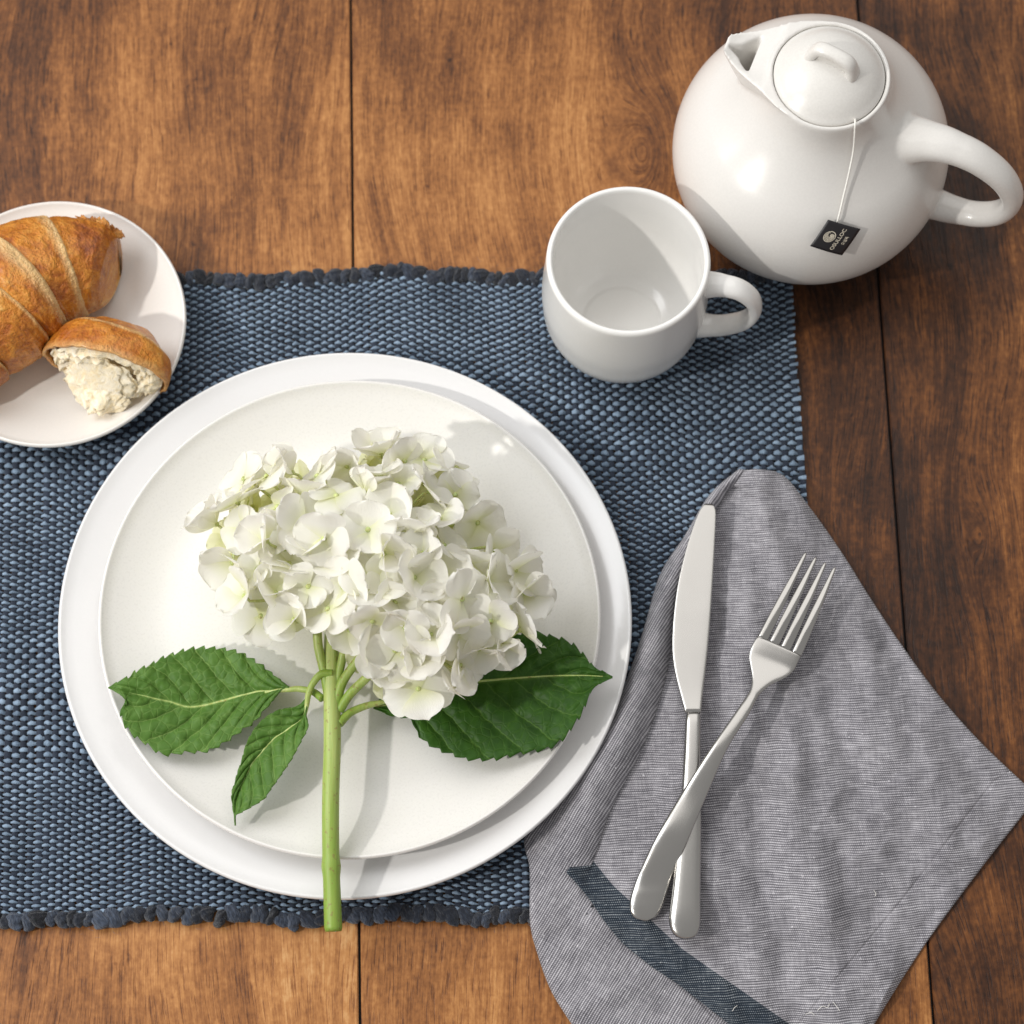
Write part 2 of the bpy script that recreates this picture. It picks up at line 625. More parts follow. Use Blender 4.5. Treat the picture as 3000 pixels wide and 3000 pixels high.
for side in (0, 1):
    x = -0.001
    while x > -MAT_W:
        w = float(np.clip(rng.normal(0.0050, 0.0013), 0.0030, 0.0078))
        o = bpy.data.objects.new('edge_stitch', stitch_meshes[int(rng.integers(0, 8))])
        COL.objects.link(o)
        o.parent = placemat
        yb = (-0.0031 if side == 0 else -MAT_H + 0.0034)
        o.location = (x - w / 2, yb + wobble(x, yb) + float(rng.normal(0, 0.0006)), 0.0029 + float(rng.normal(0, 0.0003)))
        o.rotation_euler = (float(rng.normal(0, .15)), float(rng.normal(0, .5)), float(rng.normal(-0.30, .16)))
        o.scale = (w / 0.0050, float(rng.uniform(0.88, 1.12)), float(rng.uniform(0.85, 1.15)))
        x -= w
# stray fibres standing off the edges
v, f = [], []
for k in range(520):
    side = k % 2
    x = -MAT_W * rng.random()
    y = (0.0 if side == 0 else -MAT_H) + rng.normal(0, .0022) + (-.001 if side == 0 else .001)
    p = np.array((x, y + float(wobble(x, y)), 0.003 + 0.002 * rng.random()))
    an = rng.uniform(0, 2 * np.pi)
    d = np.array((math.cos(an), math.sin(an) * .8, rng.normal(.1, .25))) * rng.uniform(.0012, .0032)
    bend = np.array((-d[1], d[0], rng.normal(0, .0004))) * rng.uniform(-.7, .7)
    k0 = len(v)
    for i in range(5):
        t = i / 4
        c = p + d * t + bend * t * t
        c[2] = max(c[2], .0006)
        for j in range(3):
            a = 2 * math.pi * j / 3
            v.append((c[0] + 5e-5 * math.cos(a), c[1] + 5e-5 * math.cos(a + 1), c[2] + 5e-5 * math.sin(a)))
    for i in range(4):
        for j in range(3):
            j2 = (j + 1) % 3
            f.append((k0 + i * 3 + j, k0 + i * 3 + j2, k0 + i * 3 + 3 + j2, k0 + i * 3 + 3 + j))
o = link('fuzz', make_mesh('fuzz', v, f), plain('yarn_fibre', (0.10, 0.13, 0.18), 0.8))
o.parent = placemat
tag(o, kind='stuff')

# ------------------------------------------------------------------ plates
def plate(name, c, rim, label, mat, foot, well, rise, z0, z_rim, thick=0.0042, base_lift=0.0015):
    """coupe plate: foot ring, flat well, soft rise to a rounded rim"""
    pr = [(0.0, z0 + base_lift), (foot - 0.006, z0 + base_lift), (foot - 0.003, z0 + 0.0002), (foot, z0), (foot + 0.003, z0 + 0.0016)]
    n = 22
    zw = z0 + base_lift + thick
    for k in range(n + 1):
        t = k / n
        r = foot + 0.004 + (rim - 0.0012 - foot - 0.004) * t
        zt = zw + (z_rim - zw) * max(0.0, (r - well) / (rim - well)) ** rise
        th = thick * (1.0 - 0.18 * t)
        pr.append((r, max(z0 + 0.0017, zt - th)))
    zt = z_rim
    e = thick * 0.82 / 2
    for k in range(1, 8):
        a = -math.pi / 2 + math.pi * k / 8
        pr.append((rim - 0.0018 + 0.0018 * math.cos(a), zt - e + e * math.sin(a)))
    for k in range(26):
        r = (rim - 0.0018) * (1 - k / 25.0)
        pr.append((max(r, 0.0), zw + (z_rim - zw) * max(0.0, (r - well) / (rim - well)) ** rise))
    pr[0] = (0.0, pr[0][1]); pr[-1] = (0.0, pr[-1][1])
    v, f = lathe(pr, (c[0], c[1], 0), 160)
    me = make_mesh(name, v, f)
    bm = bmesh.new(); bm.from_mesh(me)
    bmesh.ops.remove_doubles(bm, verts=bm.verts, dist=1e-6)
    bmesh.ops.recalc_face_normals(bm, faces=bm.faces)
    bm.to_mesh(me); bm.free()
    o = link(name, me, mat)
    return tag(o, label, 'plate')


BIG_C = (-0.0805, 0.3212)
INN_C = (-0.0777, 0.3207)
plate('dinner_plate', BIG_C, 0.1384, 'largest white glazed dinner plate, lying under the plate with the hydrangea', MW['gloss'], 0.088, 0.098, 1.5, 0.0043, 0.0210, 0.0048)
plate('salad_plate', INN_C, 0.1203, 'satin white plate stacked on the large dinner plate, carrying the hydrangea', MW['satin'], 0.072, 0.088, 1.6, 0.0107, 0.0290, 0.0046)
CRO_C = (-0.2296, 0.4757)
plate('side_plate', CRO_C, 0.0668, 'small cream side plate under the croissant at the left edge', MW['cream'], 0.036, 0.040, 1.7, 0.0043, 0.0215, 0.0042)


def inner_z(x, y):
    r = math.hypot(x - INN_C[0], y - INN_C[1])
    zw = 0.0107 + 0.0015 + 0.0046
    return zw + (0.029 - zw) * max(0.0, (r - 0.088) / (0.1203 - 0.088)) ** 1.6 if r < 0.1203 else 0.022


# ------------------------------------------------------------------ cup
cup_c = (0.0553, 0.4806)
CZ = 0.0043
cup = empty('mug', (cup_c[0], cup_c[1], CZ))
tag(cup, 'empty white porcelain cup with round handle, beside the teapot', 'cup')
outer = [(0.0, 0.0012), (0.0205, 0.0012), (0.0215, 0.0), (0.0238, 0.0), (0.0262, 0.0017), (0.0322, 0.0066), (0.0367, 0.0136), (0.0394, 0.0220),
         (0.0403, 0.0315), (0.0407, 0.040), (0.0404, 0.050), (0.0398, 0.060), (0.0392, 0.0692), (0.03905, 0.0712), (0.0384, 0.0725), (0.0374, 0.0729),
         (0.0365, 0.0723), (0.0361, 0.0708), (0.0363, 0.060), (0.0368, 0.050), (0.0370, 0.040), (0.0365, 0.031), (0.0347, 0.022), (0.0312, 0.0135), (0.0265, 0.0078), (0.0215, 0.0054), (0.020, 0.0049), (0.0186, 0.0052), (0.0, 0.0052)]
pr = smooth_curve(outer, 150)
pr = [(max(0.0, float(a)), float(b)) for a, b in pr]
pr[0] = (0.0, pr[0][1]); pr[-1] = (0.0, pr[-1][1])


def lathe_obj(name, pr, c, mat, parent, seg=128):
    v, f = lathe(pr, c, seg)
    me = make_mesh(name, v, f)
    bm = bmesh.new(); bm.from_mesh(me)
    bmesh.ops.remove_doubles(bm, verts=bm.verts, dist=1e-6)
    bmesh.ops.recalc_face_normals(bm, faces=bm.faces)
    bm.to_mesh(me); bm.free()
    return link(name, me, mat, parent)


lathe_obj('cup_body', pr, (*cup_c, CZ), MW['cup'], cup)


def handle(name, c, ang, path, wid, thk, mat, parent, n=64, power=2.3):
    e = Vector((math.cos(ang), math.sin(ang), 0))
    side = Vector((-math.sin(ang), math.cos(ang), 0))
    pts = [Vector((c[0], c[1], c[2])) + e * float(r) + Vector((0, 0, float(z))) for r, z in smooth_curve(path, n)]
    v, f = sweep(pts, wid, thk, side, 24, True, power)
    me = make_mesh(name, v, f)
    bm = bmesh.new(); bm.from_mesh(me)
    bmesh.ops.recalc_face_normals(bm, faces=bm.faces)
    bm.to_mesh(me); bm.free()
    return link(name, me, mat, parent)


handle('cup_handle', (*cup_c, CZ), R(-9), [(0.0385, 0.0590), (0.0450, 0.0604), (0.0540, 0.0588), (0.0615, 0.0510), (0.0640, 0.0400), (0.0605, 0.0282), (0.0520, 0.0200), (0.0450, 0.0168), (0.0355, 0.0152)],
       lin([0, .12, .5, .88, 1], [.0068, .0056, .0050, .0058, .0072]), lin([0, .12, .5, .88, 1], [.0050, .0036, .0034, .0036, .0052]), MW['cup'], cup)

# ------------------------------------------------------------------ teapot
pot_c = (0.1478, 0.5548)
teapot = empty('teapot', (*pot_c, 0))
tag(teapot, 'round ivory ceramic teapot with lid, spout and loop handle', 'teapot')
Rb, zc, hz = 0.0682, 0.049, 0.050
pr = [(0.0, 0.0016), (0.036, 0.0016), (0.038, 0.0), (0.042, 0.0)]
for k in range(1, 30):
    t = -1.12 + (0.76 + 1.12) * k / 29
    pr.append((Rb * math.cos(t) ** 0.92, zc + hz * math.sin(t)))
pr += [(0.0440, 0.0894), (0.0383, 0.0951), (0.0338, 0.1008), (0.0310, 0.1062), (0.0296, 0.1108), (0.0289, 0.1142), (0.0283, 0.1157), (0.0274, 0.1160), (0.0266, 0.1151), (0.0263, 0.1135), (0.0262, 0.1096), (0.0240, 0.1087), (0.0, 0.1087)]
pr = [(max(0.0, float(a)), float(b)) for a, b in smooth_curve(pr, 220)]
pr[0] = (0.0, pr[0][1]); pr[-1] = (0.0, pr[-1][1])
pot_profile = pr
# lid
lid_pr = [(0.0, 0.1092), (0.0215, 0.1092), (0.0218, 0.1120), (0.0248, 0.1124), (0.0258, 0.1132), (0.0261, 0.1142), (0.0257, 0.1154), (0.0240, 0.1170), (0.0215, 0.1193), (0.018, 0.1218), (0.013, 0.1242), (0.007, 0.1258), (0.0, 0.1264)]
pr = [(max(0.0, float(a)), float(b)) for a, b in smooth_curve(lid_pr, 70)]
pr[0] = (0.0, pr[0][1]); pr[-1] = (0.0, pr[-1][1])
lid = lathe_obj('lid', pr, (*pot_c, 0), MW['lid'], teapot)
# knob: a low arched bar
ka = R(-30)
e = Vector((math.cos(ka), math.sin(ka), 0)); sd = Vector((-math.sin(ka), math.cos(ka), 0))
kp = smooth_curve([(-0.0110, 0.1217), (-0.0098, 0.1267), (-0.0075, 0.1307), (-0.003, 0.1320), (0.003, 0.1320), (0.0075, 0.1307), (0.0098, 0.1267), (0.0110, 0.1217)], 36)
v, f = sweep([Vector((*pot_c, 0)) + e * float(a) + Vector((0, 0, float(b))) for a, b in kp], lin([0, .2, .5, .8, 1], [.0050, .0036, .0032, .0036, .0050]), lin([0, .2, .5, .8, 1], [.0030, .0026, .0024, .0026, .0030]), sd, 18, True, 2.6)
kfill = smooth_curve([(-0.0085, 0.118), (-0.0085, 0.1245), (0.0085, 0.1245), (0.0085, 0.118)], 6)
knob = obj('knob', v, f, MW['lid'], None)
knob.parent = lid
# web of the knob, so that it is a solid bar as in the photo
v, f = sweep([Vector((*pot_c, 0)) + e * a + Vector((0, 0, 0.1267)) for a in np.linspace(-0.0084, 0.0084, 12)], lin([0, 1], [.0021, .0021]), lin([0, 1], [.0046, .0046]), sd, 16, True, 3.0)
web = obj('knob_web', v, f, MW['lid'], None)
web.parent = lid
def solid(v, f):
    me = make_mesh('solid', v, f)
    bm = bmesh.new(); bm.from_mesh(me)
    bmesh.ops.remove_doubles(bm, verts=bm.verts, dist=1e-6)
    bmesh.ops.recalc_face_normals(bm, faces=bm.faces)
    bm.to_mesh(me); bm.free()
    return link('solid', me)


temps = []
base = Vector((*pot_c, 0))
body_s = solid(*lathe(pot_profile, (*pot_c, 0), 128)); temps.append(body_s)
HA, SA = R(-21), R(159)
eh = Vector((math.cos(HA), math.sin(HA), 0)); sh = Vector((-math.sin(HA), math.cos(HA), 0))
hp = smooth_curve([(0.0400, 0.0835), (0.0530, 0.0895), (0.0650, 0.0915), (0.0790, 0.0890), (0.0930, 0.0800), (0.1012, 0.0660), (0.0985, 0.0520), (0.0890, 0.0430), (0.0770, 0.0395), (0.0680, 0.0390), (0.0560, 0.0390)], 90)
handle_s = solid(*sweep([base + eh * float(a) + Vector((0, 0, float(b))) for a, b in hp],
                        lin([0, .05, .12, .22, .5, .8, .92, 1], [.0140, .0122, .0100, .0084, .0068, .0066, .0080, .0118]),
                        lin([0, .05, .12, .22, .5, .8, .92, 1], [.0110, .0088, .0068, .0055, .0050, .0050, .0062, .0095]), sh, 24, True, 2.2))
temps.append(handle_s)
es = Vector((math.cos(SA), math.sin(SA), 0)); ss = Vector((-math.sin(SA), math.cos(SA), 0))
half = lin([.006, .014, .020, .026, .031, .036, .041, .0460, .0492, .0512], [.0282, .0262, .0236, .0202, .0172, .0144, .0116, .0086, .0062, .0042])
ztop = lin([.006, .0265, .031, .036, .041, .0455, .0512], [.1156, .1157, .1146, .1134, .1128, .1132, .1144])
zbot = lin([.006, .030, .036, .040, .044, .0475, .0512], [.084, .0845, .0860, .0895, .0955, .1020, .1085])
HOLE = 0.0362


def ring(r, inset_, top_z, bot_z, dish, ex=1.7):
    h = max(0.0006, half(r) - inset_)
    pts = []
    for k in range(13):
        t = 1 - 2 * k / 12
        pts.append((h * t, top_z - dish * (1 - t * t)))
    for k in range(1, 16):
        t = -1 + 2 * k / 16
        pts.append((h * math.copysign(abs(t) ** 0.9, t), bot_z + (top_z - bot_z) * abs(t) ** ex - 1e-5))
    return pts


def loft(rs, fn):
    v, f = [], []
    for r in rs:
        for a, z in fn(r): v.append(base + es * float(r) + ss * a + Vector((0, 0, z)))
    m = len(v) // len(rs)
    f = grid_faces(len(rs), m, close_v=True)
    f.append(tuple(range(m))); f.append(tuple((len(rs) - 1) * m + k for k in range(m - 1, -1, -1)))
    return v, f


spout_s = solid(*loft(np.linspace(0.006, 0.0512, 40), lambda r: ring(r, 0.0, ztop(r), zbot(r), 0.0016 if r > .028 else 0.0)))
temps.append(spout_s)
cav_s = solid(*loft(np.linspace(HOLE, 0.0494, 14), lambda r: ring(r, 0.0014, 0.126, zbot(r) + 0.0026 - max(0.0, 0.0430 - r) * 7.0, 0.0, 0.70)))
cyl_s = solid(*lathe([(0.0, 0.1088), (0.0263, 0.1088), (0.0263, 0.130), (0.0, 0.130)], (*pot_c, 0), 96))
temps += [cav_s, cyl_s]
for tgt, cutters in ((spout_s, (cyl_s, cav_s)), (body_s, (cav_s,))):
    for c_ in cutters:
        md = tgt.modifiers.new('cut', 'BOOLEAN'); md.operation = 'DIFFERENCE'; md.object = c_; md.solver = 'EXACT'
dg = bpy.context.evaluated_depsgraph_get()
bm = bmesh.new()
for o in (body_s, handle_s, spout_s):
    m_ = o.evaluated_get(dg).to_mesh()
    bm.from_mesh(m_)
    o.evaluated_get(dg).to_mesh_clear()
cast = bpy.data.meshes.new('cast'); bm.to_mesh(cast); bm.free()
cast_o = link('cast', cast); temps.append(cast_o)
md = cast_o.modifiers.new('remesh', 'REMESH'); md.mode = 'VOXEL'; md.voxel_size = 0.00075; md.use_smooth_shade = True
md = cast_o.modifiers.new('smooth', 'SMOOTH'); md.factor = 0.5; md.iterations = 9
dg = bpy.context.evaluated_depsgraph_get()
ev = cast_o.evaluated_get(dg).to_mesh()
nv_ = len(ev.vertices)
VC = np.empty(nv_ * 3); ev.vertices.foreach_get('co', VC); VC = VC.reshape(-1, 3)
VN = np.empty(nv_ * 3); ev.vertex_normals.foreach_get('vector', VN); VN = VN.reshape(-1, 3)
polys = [tuple(p.vertices) for p in ev.polygons]
cast_o.evaluated_get(dg).to_mesh_clear()
zz_p = np.array([z for r, z in pot_profile if r > 0.026]); rr_p = np.array([r for r, z in pot_profile if r > 0.026])
od_ = np.argsort(zz_p)
rel = VC - np.array((*pot_c, 0))
rad = np.hypot(rel[:, 0], rel[:, 1])
dout = rad - np.interp(VC[:, 2], zz_p[od_], rr_p[od_])
along_h = rel @ np.array(eh); along_s = rel @ np.array(es)
is_h = (dout > 0.0016) & (along_h > 0.6 * rad) & (VC[:, 2] < 0.103)
is_s = (dout > 0.0012) & (along_s > 0.2 * rad) & (VC[:, 2] > 0.078)
lab = np.where(is_h, 1, np.where(is_s, 2, 0))
pot_parts = {}
for k, nm in ((0, 'pot_body'), (1, 'pot_handle'), (2, 'spout')):
    fs = [p for p in polys if max(set(lab[list(p)]), key=list(lab[list(p)]).count) == k]
    idx = sorted({i for p in fs for i in p}); mp = {i: n_ for n_, i in enumerate(idx)}
    me = make_mesh(nm, [VC[i] for i in idx], [tuple(mp[i] for i in p) for p in fs])
    me.normals_split_custom_set_from_vertices([tuple(VN[i]) for i in idx])
    pot_parts[nm] = link(nm, me, MW['pot'], teapot)
for o in temps:
    bpy.data.objects.remove(o)
pot_mesh = pot_parts['pot_body'].data

# ------------------------------------------------------------------ tea bag tag on the teapot
dg = bpy.context.evaluated_depsgraph_get()
bm = bmesh.new(); bm.from_mesh(pot_mesh)
bvh = BVHTree.FromBMesh(bm)
bm.free()


def on_pot(px, py, lift):
    o_, d_ = ray(px, py)
    hit, nrm, _, _ = bvh.ray_cast(o_, d_)
    if nrm.dot(d_) > 0: nrm = -nrm
    return hit + nrm * lift, nrm


tagthing = empty('tea_bag_tag', on_pot(1578, 446, 0.002)[0])
tag(tagthing, 'small black tea bag tag on a white string, hanging down the teapot', 'tea tag')
STRING = plain('white_cotton_string', (0.82, 0.80, 0.75), 0.8)
pts = [on_pot(1612, 219, 0.0016)[0], on_pot(1612, 226, 0.0018)[0], on_pot(1611, 236, 0.0024)[0], on_pot(1606, 275, 0.0028)[0], on_pot(1598, 325, 0.0028)[0], on_pot(1589, 370, 0.0022)[0], on_pot(1581, 405, 0.0022)[0], on_pot(1578, 418, 0.0016)[0]]
top = on_pot(1612, 219, 0.0016)[0] + Vector((0.0002, 0.0020, -0.0022))
v, f = sweep(smooth_curve([top] + pts, 70), lambda t: 0.00050 + .00006 * math.sin(t * 160), lambda t: 0.00050 + .00006 * math.cos(t * 160), (1, 0.2, 0.1), 8)
link('string', make_mesh('string', v, f), STRING).parent = tagthing
tagthing.children[0].matrix_parent_inverse = Matrix.Translation(tagthing.location).inverted()
c0, n0 = on_pot(1577, 446, 0.0028)
n0 = (n0 + Vector((0.10, -0.02, 0.1))).normalized()
corners = []
for px, py in ((2426.5, 644), (2521, 671), (2466.5, 748), (2374, 721)):
    o_, d_ = ray(px / S, py / S)
    corners.append(o_ + d_ * ((c0 - o_).dot(n0) / d_.dot(n0)))
TL, TR, BR, BL = corners
v, f = [], []
for i in range(13):
    for j in range(13):
        a, b = i / 12, j / 12
        p = TL.lerp(TR, a).lerp(BL.lerp(BR, a), b)
        v.append(p + n0 * (0.0007 * math.sin(a * math.pi) - 0.0004 * (2 * b - 1) ** 2))
f = grid_faces(13, 13)
card = obj('tag_card', v, f, plain('black_printed_card', (0.012, 0.011, 0.013), 0.45), None)
card.parent = tagthing
card.matrix_parent_inverse = Matrix.Translation(tagthing.location).inverted()
md = card.modifiers.new('thick', 'SOLIDIFY'); md.thickness = 0.0004; md.offset = -1
md.use_rim = True
# print: baseline runs from the bottom left corner to the top left corner of the card
bx = (TL - BL).normalized(); by = (TL - TR); by = (by - bx * by.dot(bx)).normalized(); bz = bx.cross(by)
LW = (TL - BL).length; LH = (TL - TR).length
PRINT = plain('pale_gold_print', (0.70, 0.64, 0.52), 0.5)


def card_point(a, b, lift=0.0012):
    """a along the baseline 0..1, b from the right edge to the left edge 0..1"""
    p = BR.lerp(TR, a).lerp(BL.lerp(TL, a), b)
    u_, w_ = 1 - b, 1 - a
    return p + n0 * (lift - 0.0006 + 0.0007 * math.sin(u_ * math.pi) - 0.0004 * (2 * w_ - 1) ** 2)


def lettering(text, a0, a1, b0, size_b):
    cu = bpy.data.curves.new('lettering', 'FONT')
    cu.body = text
    cu.size = 1.0
    cu.offset = 0.012
    ob = bpy.data.objects.new('lettering', cu)
    COL.objects.link(ob)
    bpy.context.view_layer.update()
    me = bpy.data.meshes.new_from_object(ob.evaluated_get(bpy.context.evaluated_depsgraph_get()))
    bpy.data.objects.remove(ob)
    if not len(me.vertices):
        return
    xs = [q.co.x for q in me.vertices]; ys = [q.co.y for q in me.vertices]
    for q in me.vertices:
        a = a0 + (a1 - a0) * (q.co.x - min(xs)) / max(1e-6, max(xs) - min(xs))
        b = b0 + size_b * (q.co.y - min(ys)) / max(1e-6, max(ys) - min(ys))
        q.co = card_point(a, b)
    lo = link('lettering', me, PRINT)
    lo.parent = card
    return lo


lettering('OSULLOC', 0.10, 0.88, 0.37, 0.115)
lettering('\uc624\uc124\ub85d', 0.36, 0.66, 0.17, 0.11)
# round leaf emblem: rings of thin strokes
v, f = [], []
ca, cb = 0.50, 0.70
ra, rb_ = 0.165 * LH / LW, 0.165


def ring_strip(r0, r1, a0, a1, n=28, dx=0.0, dy=0.0):
    k0 = len(v)
    for i in range(n + 1):
        th = a0 + (a1 - a0) * i / n
        for rr in (r0, r1):
            v.append(card_point(ca + ra * (dx + rr * math.cos(th)), cb + rb_ * (dy + rr * math.sin(th))))
    for i in range(n):
        f.append((k0 + 2 * i, k0 + 2 * i + 1, k0 + 2 * i + 3, k0 + 2 * i + 2))


ring_strip(0.88, 1.0, 0, 2 * math.pi, 40)
for q, rr in enumerate((0.78, 0.62, 0.46, 0.30, 0.16)):
    ring_strip(rr - 0.10, rr, 0.3 + 0.5 * q, 0.3 + 0.5 * q + 5.2, 32, 0.02 * q, -0.02 * q)
em = obj('emblem', v, f, PRINT, None, False)
em.parent = card

# ------------------------------------------------------------------ croissant
def crust_material():
    M = Mat('baked_crust')
    p = M.coord('Object')
    lip = M.attr('lip')
    und = M.attr('pale')
    n1 = M.noise(p, 130.0, 5, 0.65, 0.6)
    n2 = M.noise(p, 420.0, 3, 0.6)
    n3 = M.noise(p, 34.0, 3, 0.6)
    fac = M.add(M.add(M.mul(M.sub(n1, 0.5), 1.15), M.mul(M.sub(n2, 0.5), 0.28)), M.add(M.mul(M.sub(n3, 0.5), 1.2), 1.04))
    col = M.ramp(M.sub(fac, 0.50), [(0.10, (0.20, 0.040, 0.004)), (0.32, (0.37, 0.100, 0.007)), (0.54, (0.54, 0.185, 0.015)), (0.76, (0.66, 0.285, 0.042)), (0.96, (0.76, 0.46, 0.15))])
    strand = M.noise(M.xyz(M.mul(M.attr('su'), 900.0), M.mul(M.attr('sv'), 3.0), 0.0), 1.0, 3, 0.6)
    pale = M.ramp(strand, [(0.25, (0.58, 0.30, 0.08)), (0.7, (0.84, 0.65, 0.35))])
    col = M.mix(M.mul(M.step(M.add(lip, M.mul(M.sub(strand, 0.5), 1.1)), 0.25, 1.0), 0.9), col, pale)
    tan = M.ramp(n1, [(0.3, (0.56, 0.25, 0.07)), (0.7, (0.76, 0.48, 0.20))])
    col = M.mix(M.mul(und, 0.8), col, tan)
    M.set(color=col, rough=M.add(0.34, M.mul(n2, 0.25)), spec=0.32, coat=M.mul(M.sub(1.0, lip), 0.45), sss=0.06, sss_scale=0.004)
    M.b.inputs['Coat Roughness'].default_value = 0.18
    M.bump(M.add(M.mul(n1, 0.9), M.mul(n2, 0.6)), 1.0, 0.0032)
    return M.m


def crumb_material():
    M = Mat('buttery_crumb')
    p = M.coord('Object')
    n1 = M.noise(p, 210.0, 5, 0.7, 1.2)
    n2 = M.noise(p, 900.0, 3, 0.65)
    M.set(color=M.ramp(n1, [(0.25, (0.88, 0.68, 0.38)), (0.45, (0.95, 0.83, 0.60)), (0.7, (0.97, 0.91, 0.79))]), rough=0.75, spec=0.15)
    M.b.inputs['Subsurface Radius'].default_value = (1.0, 0.7, 0.35)
    M.bump(M.add(n1, M.mul(n2, 0.5)), 0.6, 0.0016)
    return M.m


CRUST, CRUMB = crust_material(), crumb_material()
croissant = empty('croissant', (CRO_C[0] - 0.005, CRO_C[1] + 0.012, 0.010))
tag(croissant, 'big golden croissant cut by the left edge, lying on the side plate', 'croissant')
AX = smooth_curve([Q(226, 512, .0), Q(190, 505, .0), Q(140, 505, .0), Q(80, 520, .0), Q(15, 560, .0), Q(-45, 620, .0), Q(-95, 700, .0), Q(-130, 790, 0)], 260)
AX = [Vector(p) for p in AX]
ax_len = [0.0]
for a, b in zip(AX[:-1], AX[1:]): ax_len.append(ax_len[-1] + (b - a).length)
TOT = ax_len[-1]
rad_w = lin([0, .008, .018, .035, .07, .18, .36, .52, .72, .9, 1], [.0030, .0100, .0150, .0185, .0212, .0250, .0300, .0310, .0260, .0170, .0080])
rad_h = lin([0, .008, .018, .035, .07, .18, .36, .52, .72, .9, 1], [.0026, .0085, .0122, .0152, .0174, .0205, .0245, .0255, .0220, .0150, .0080])
PZ = 0.0118


def axis_at(s):
    t = s * TOT
    i = min(len(AX) - 2, max(0, int(np.searchsorted(ax_len, t) - 1)))
    u = (t - ax_len[i]) / max(1e-9, ax_len[i + 1] - ax_len[i])
    p = AX[i].lerp(AX[i + 1], u)
    i0, i1 = max(0, i - 8), min(len(AX) - 1, i + 9)
    d = (AX[i1] - AX[i0]).normalized()
    return p, d


def shift_for_height(p, z):
    """survey points were read on the outline at mid height: move them down the line of sight"""
    q = Vector((p.x, p.y, 0))
    cam_ = Vector((0, 0, 1))
    return cam_ + (q - cam_) * ((z - 1) / (-1))


def pastry_layer(s0, s1, lip_at, bulge, slant, seed, n=70, m=110, cap=None, lipw=0.16):
    """one rolled layer: a sleeve from s0 to s1, thickest at its lip"""
    v, lipv, palev, su, sv = [], [], [], [], []
    for i in range(n):
        t = i / (n - 1)
        for j in range(m):
            ph_ = 2 * math.pi * j / m
            s = s0 + (s1 - s0) * t - slant * math.cos(ph_) * 0.065 + 0.004 * noise.noise(Vector((math.cos(ph_) * 1.5, math.sin(ph_) * 1.5, seed * 3.0 + t)))
            s = min(0.999, max(0.0005, s))
            p, d = axis_at(s)
            nrm = Vector((-d.y, d.x, 0))
            z0 = PZ + rad_h(s)
            p = shift_for_height(p, z0)
            edge = min(1.0, (t if lip_at == 0 else 1 - t) / 0.06)
            far = min(1.0, (1 - t if lip_at == 0 else t) / 0.2)
            k = 1.0 + bulge * math.sqrt(max(0, edge)) * 0.6 + bulge * 0.4 * far - 0.07 * (1 - far)
            k *= (0.90 + 0.10 * math.sqrt(max(0.0, edge)))
            pt = Vector((math.cos(ph_) * 1.3, math.sin(ph_) * 1.3, s * 9 + seed))
            k += 0.030 * noise.noise(pt * 2.2) + 0.016 * noise.noise(pt * 6.0) + 0.011 * abs(noise.noise(Vector((math.cos(ph_) * 5, math.sin(ph_) * 5, s * 60 + seed))))
            if cap is not None and t < 0.16 and lip_at != 0:
                pass
            cz = math.sin(ph_)
            zz_ = z0 + rad_h(s) * k * (cz if cz > 0 else max(cz, -0.93 + 0.02 * noise.noise(pt * 3)))
            q = p + nrm * (rad_w(s) * k * math.copysign(abs(math.cos(ph_)) ** 0.92, math.cos(ph_)))
            v.append(Vector((q.x, q.y, max(PZ + 0.0006, zz_))))
            lp = (1 - min(1.0, t / lipw) ** 1.5) if lip_at >= 0 else 0.0
            lipv.append(lp)
            palev.append(min(1.0, max(0.0, (-cz - 0.3) * 1.5)))
            su.append(s); sv.append(ph_)
    f = grid_faces(n, m, close_v=True)
    f.append(tuple(range(m))); f.append(tuple((n - 1) * m + j for j in range(m - 1, -1, -1)))
    o_ = obj('pastry_layer', v, f, CRUST, croissant)
    attr(o_, 'lip', lipv); attr(o_, 'pale', palev); attr(o_, 'su', su); attr(o_, 'sv', sv)
    return o_


pastry_layer(0.004, 0.200, -1, 0.02, 0.5, 1.0, n=90)
pastry_layer(0.165, 0.350, 0, 0.055, 0.9, 2.0, n=90, lipw=0.34)
pastry_layer(0.318, 0.505, 0, 0.085, 1.0, 3.0, n=90, lipw=0.55)
pastry_layer(0.470, 0.740, 0, 0.06, 0.7, 4.0, n=80, lipw=0.16)
pastry_layer(0.700, 0.995, 0, 0.04, 0.0, 5.0, n=50, lipw=0.1)
# ragged flakes along the top of the torn end
v, f = [], []
for k in range(16):
    s = 0.02 + 0.13 * rng.random()
    p, d = axis_at(s)
    nrm = Vector((-d.y, d.x, 0))
    if nrm.y < 0: nrm = -nrm
    z0 = PZ + rad_h(s)
    th = rng.uniform(0.0, 0.6)
    p = shift_for_height(p, z0) + nrm * rad_w(s) * math.cos(th) * 1.0 + Vector((0, 0, rad_h(s) * math.sin(th) * 1.0))
    outn = (nrm * math.cos(th) + Vector((0, 0, math.sin(th)))).normalized()
    dr = (outn * 0.7 + d * rng.normal(0, .5) + Vector((0, 0, .35))).normalized()
    sz = rng.uniform(0.0014, 0.0032)
    sdv = d.cross(outn).cross(outn).normalized()
    k0 = len(v)
    for a, b, h in ((-1, -.4, 0), (1, -.4, 0), (1.1, .3, .1), (.4, .9 + rng.random() * .4, .25), (-.2, .6, .2), (-.9, .8 * rng.random() + .3, .15)):
        v.append(p + sdv * (sz * a) + dr * (sz * b) + outn * (sz * h))
    f.append(tuple(k0 + q for q in range(6)))
fl = obj('flakes', v, f, CRUST, croissant, False)
fl.modifiers.new('thick', 'SOLIDIFY').thickness = 0.0006
for nme, val in (('lip', .35), ('pale', .35), ('su', .1), ('sv', .1)): attr(fl, nme, [val] * len(v))
tag(fl, kind='stuff')

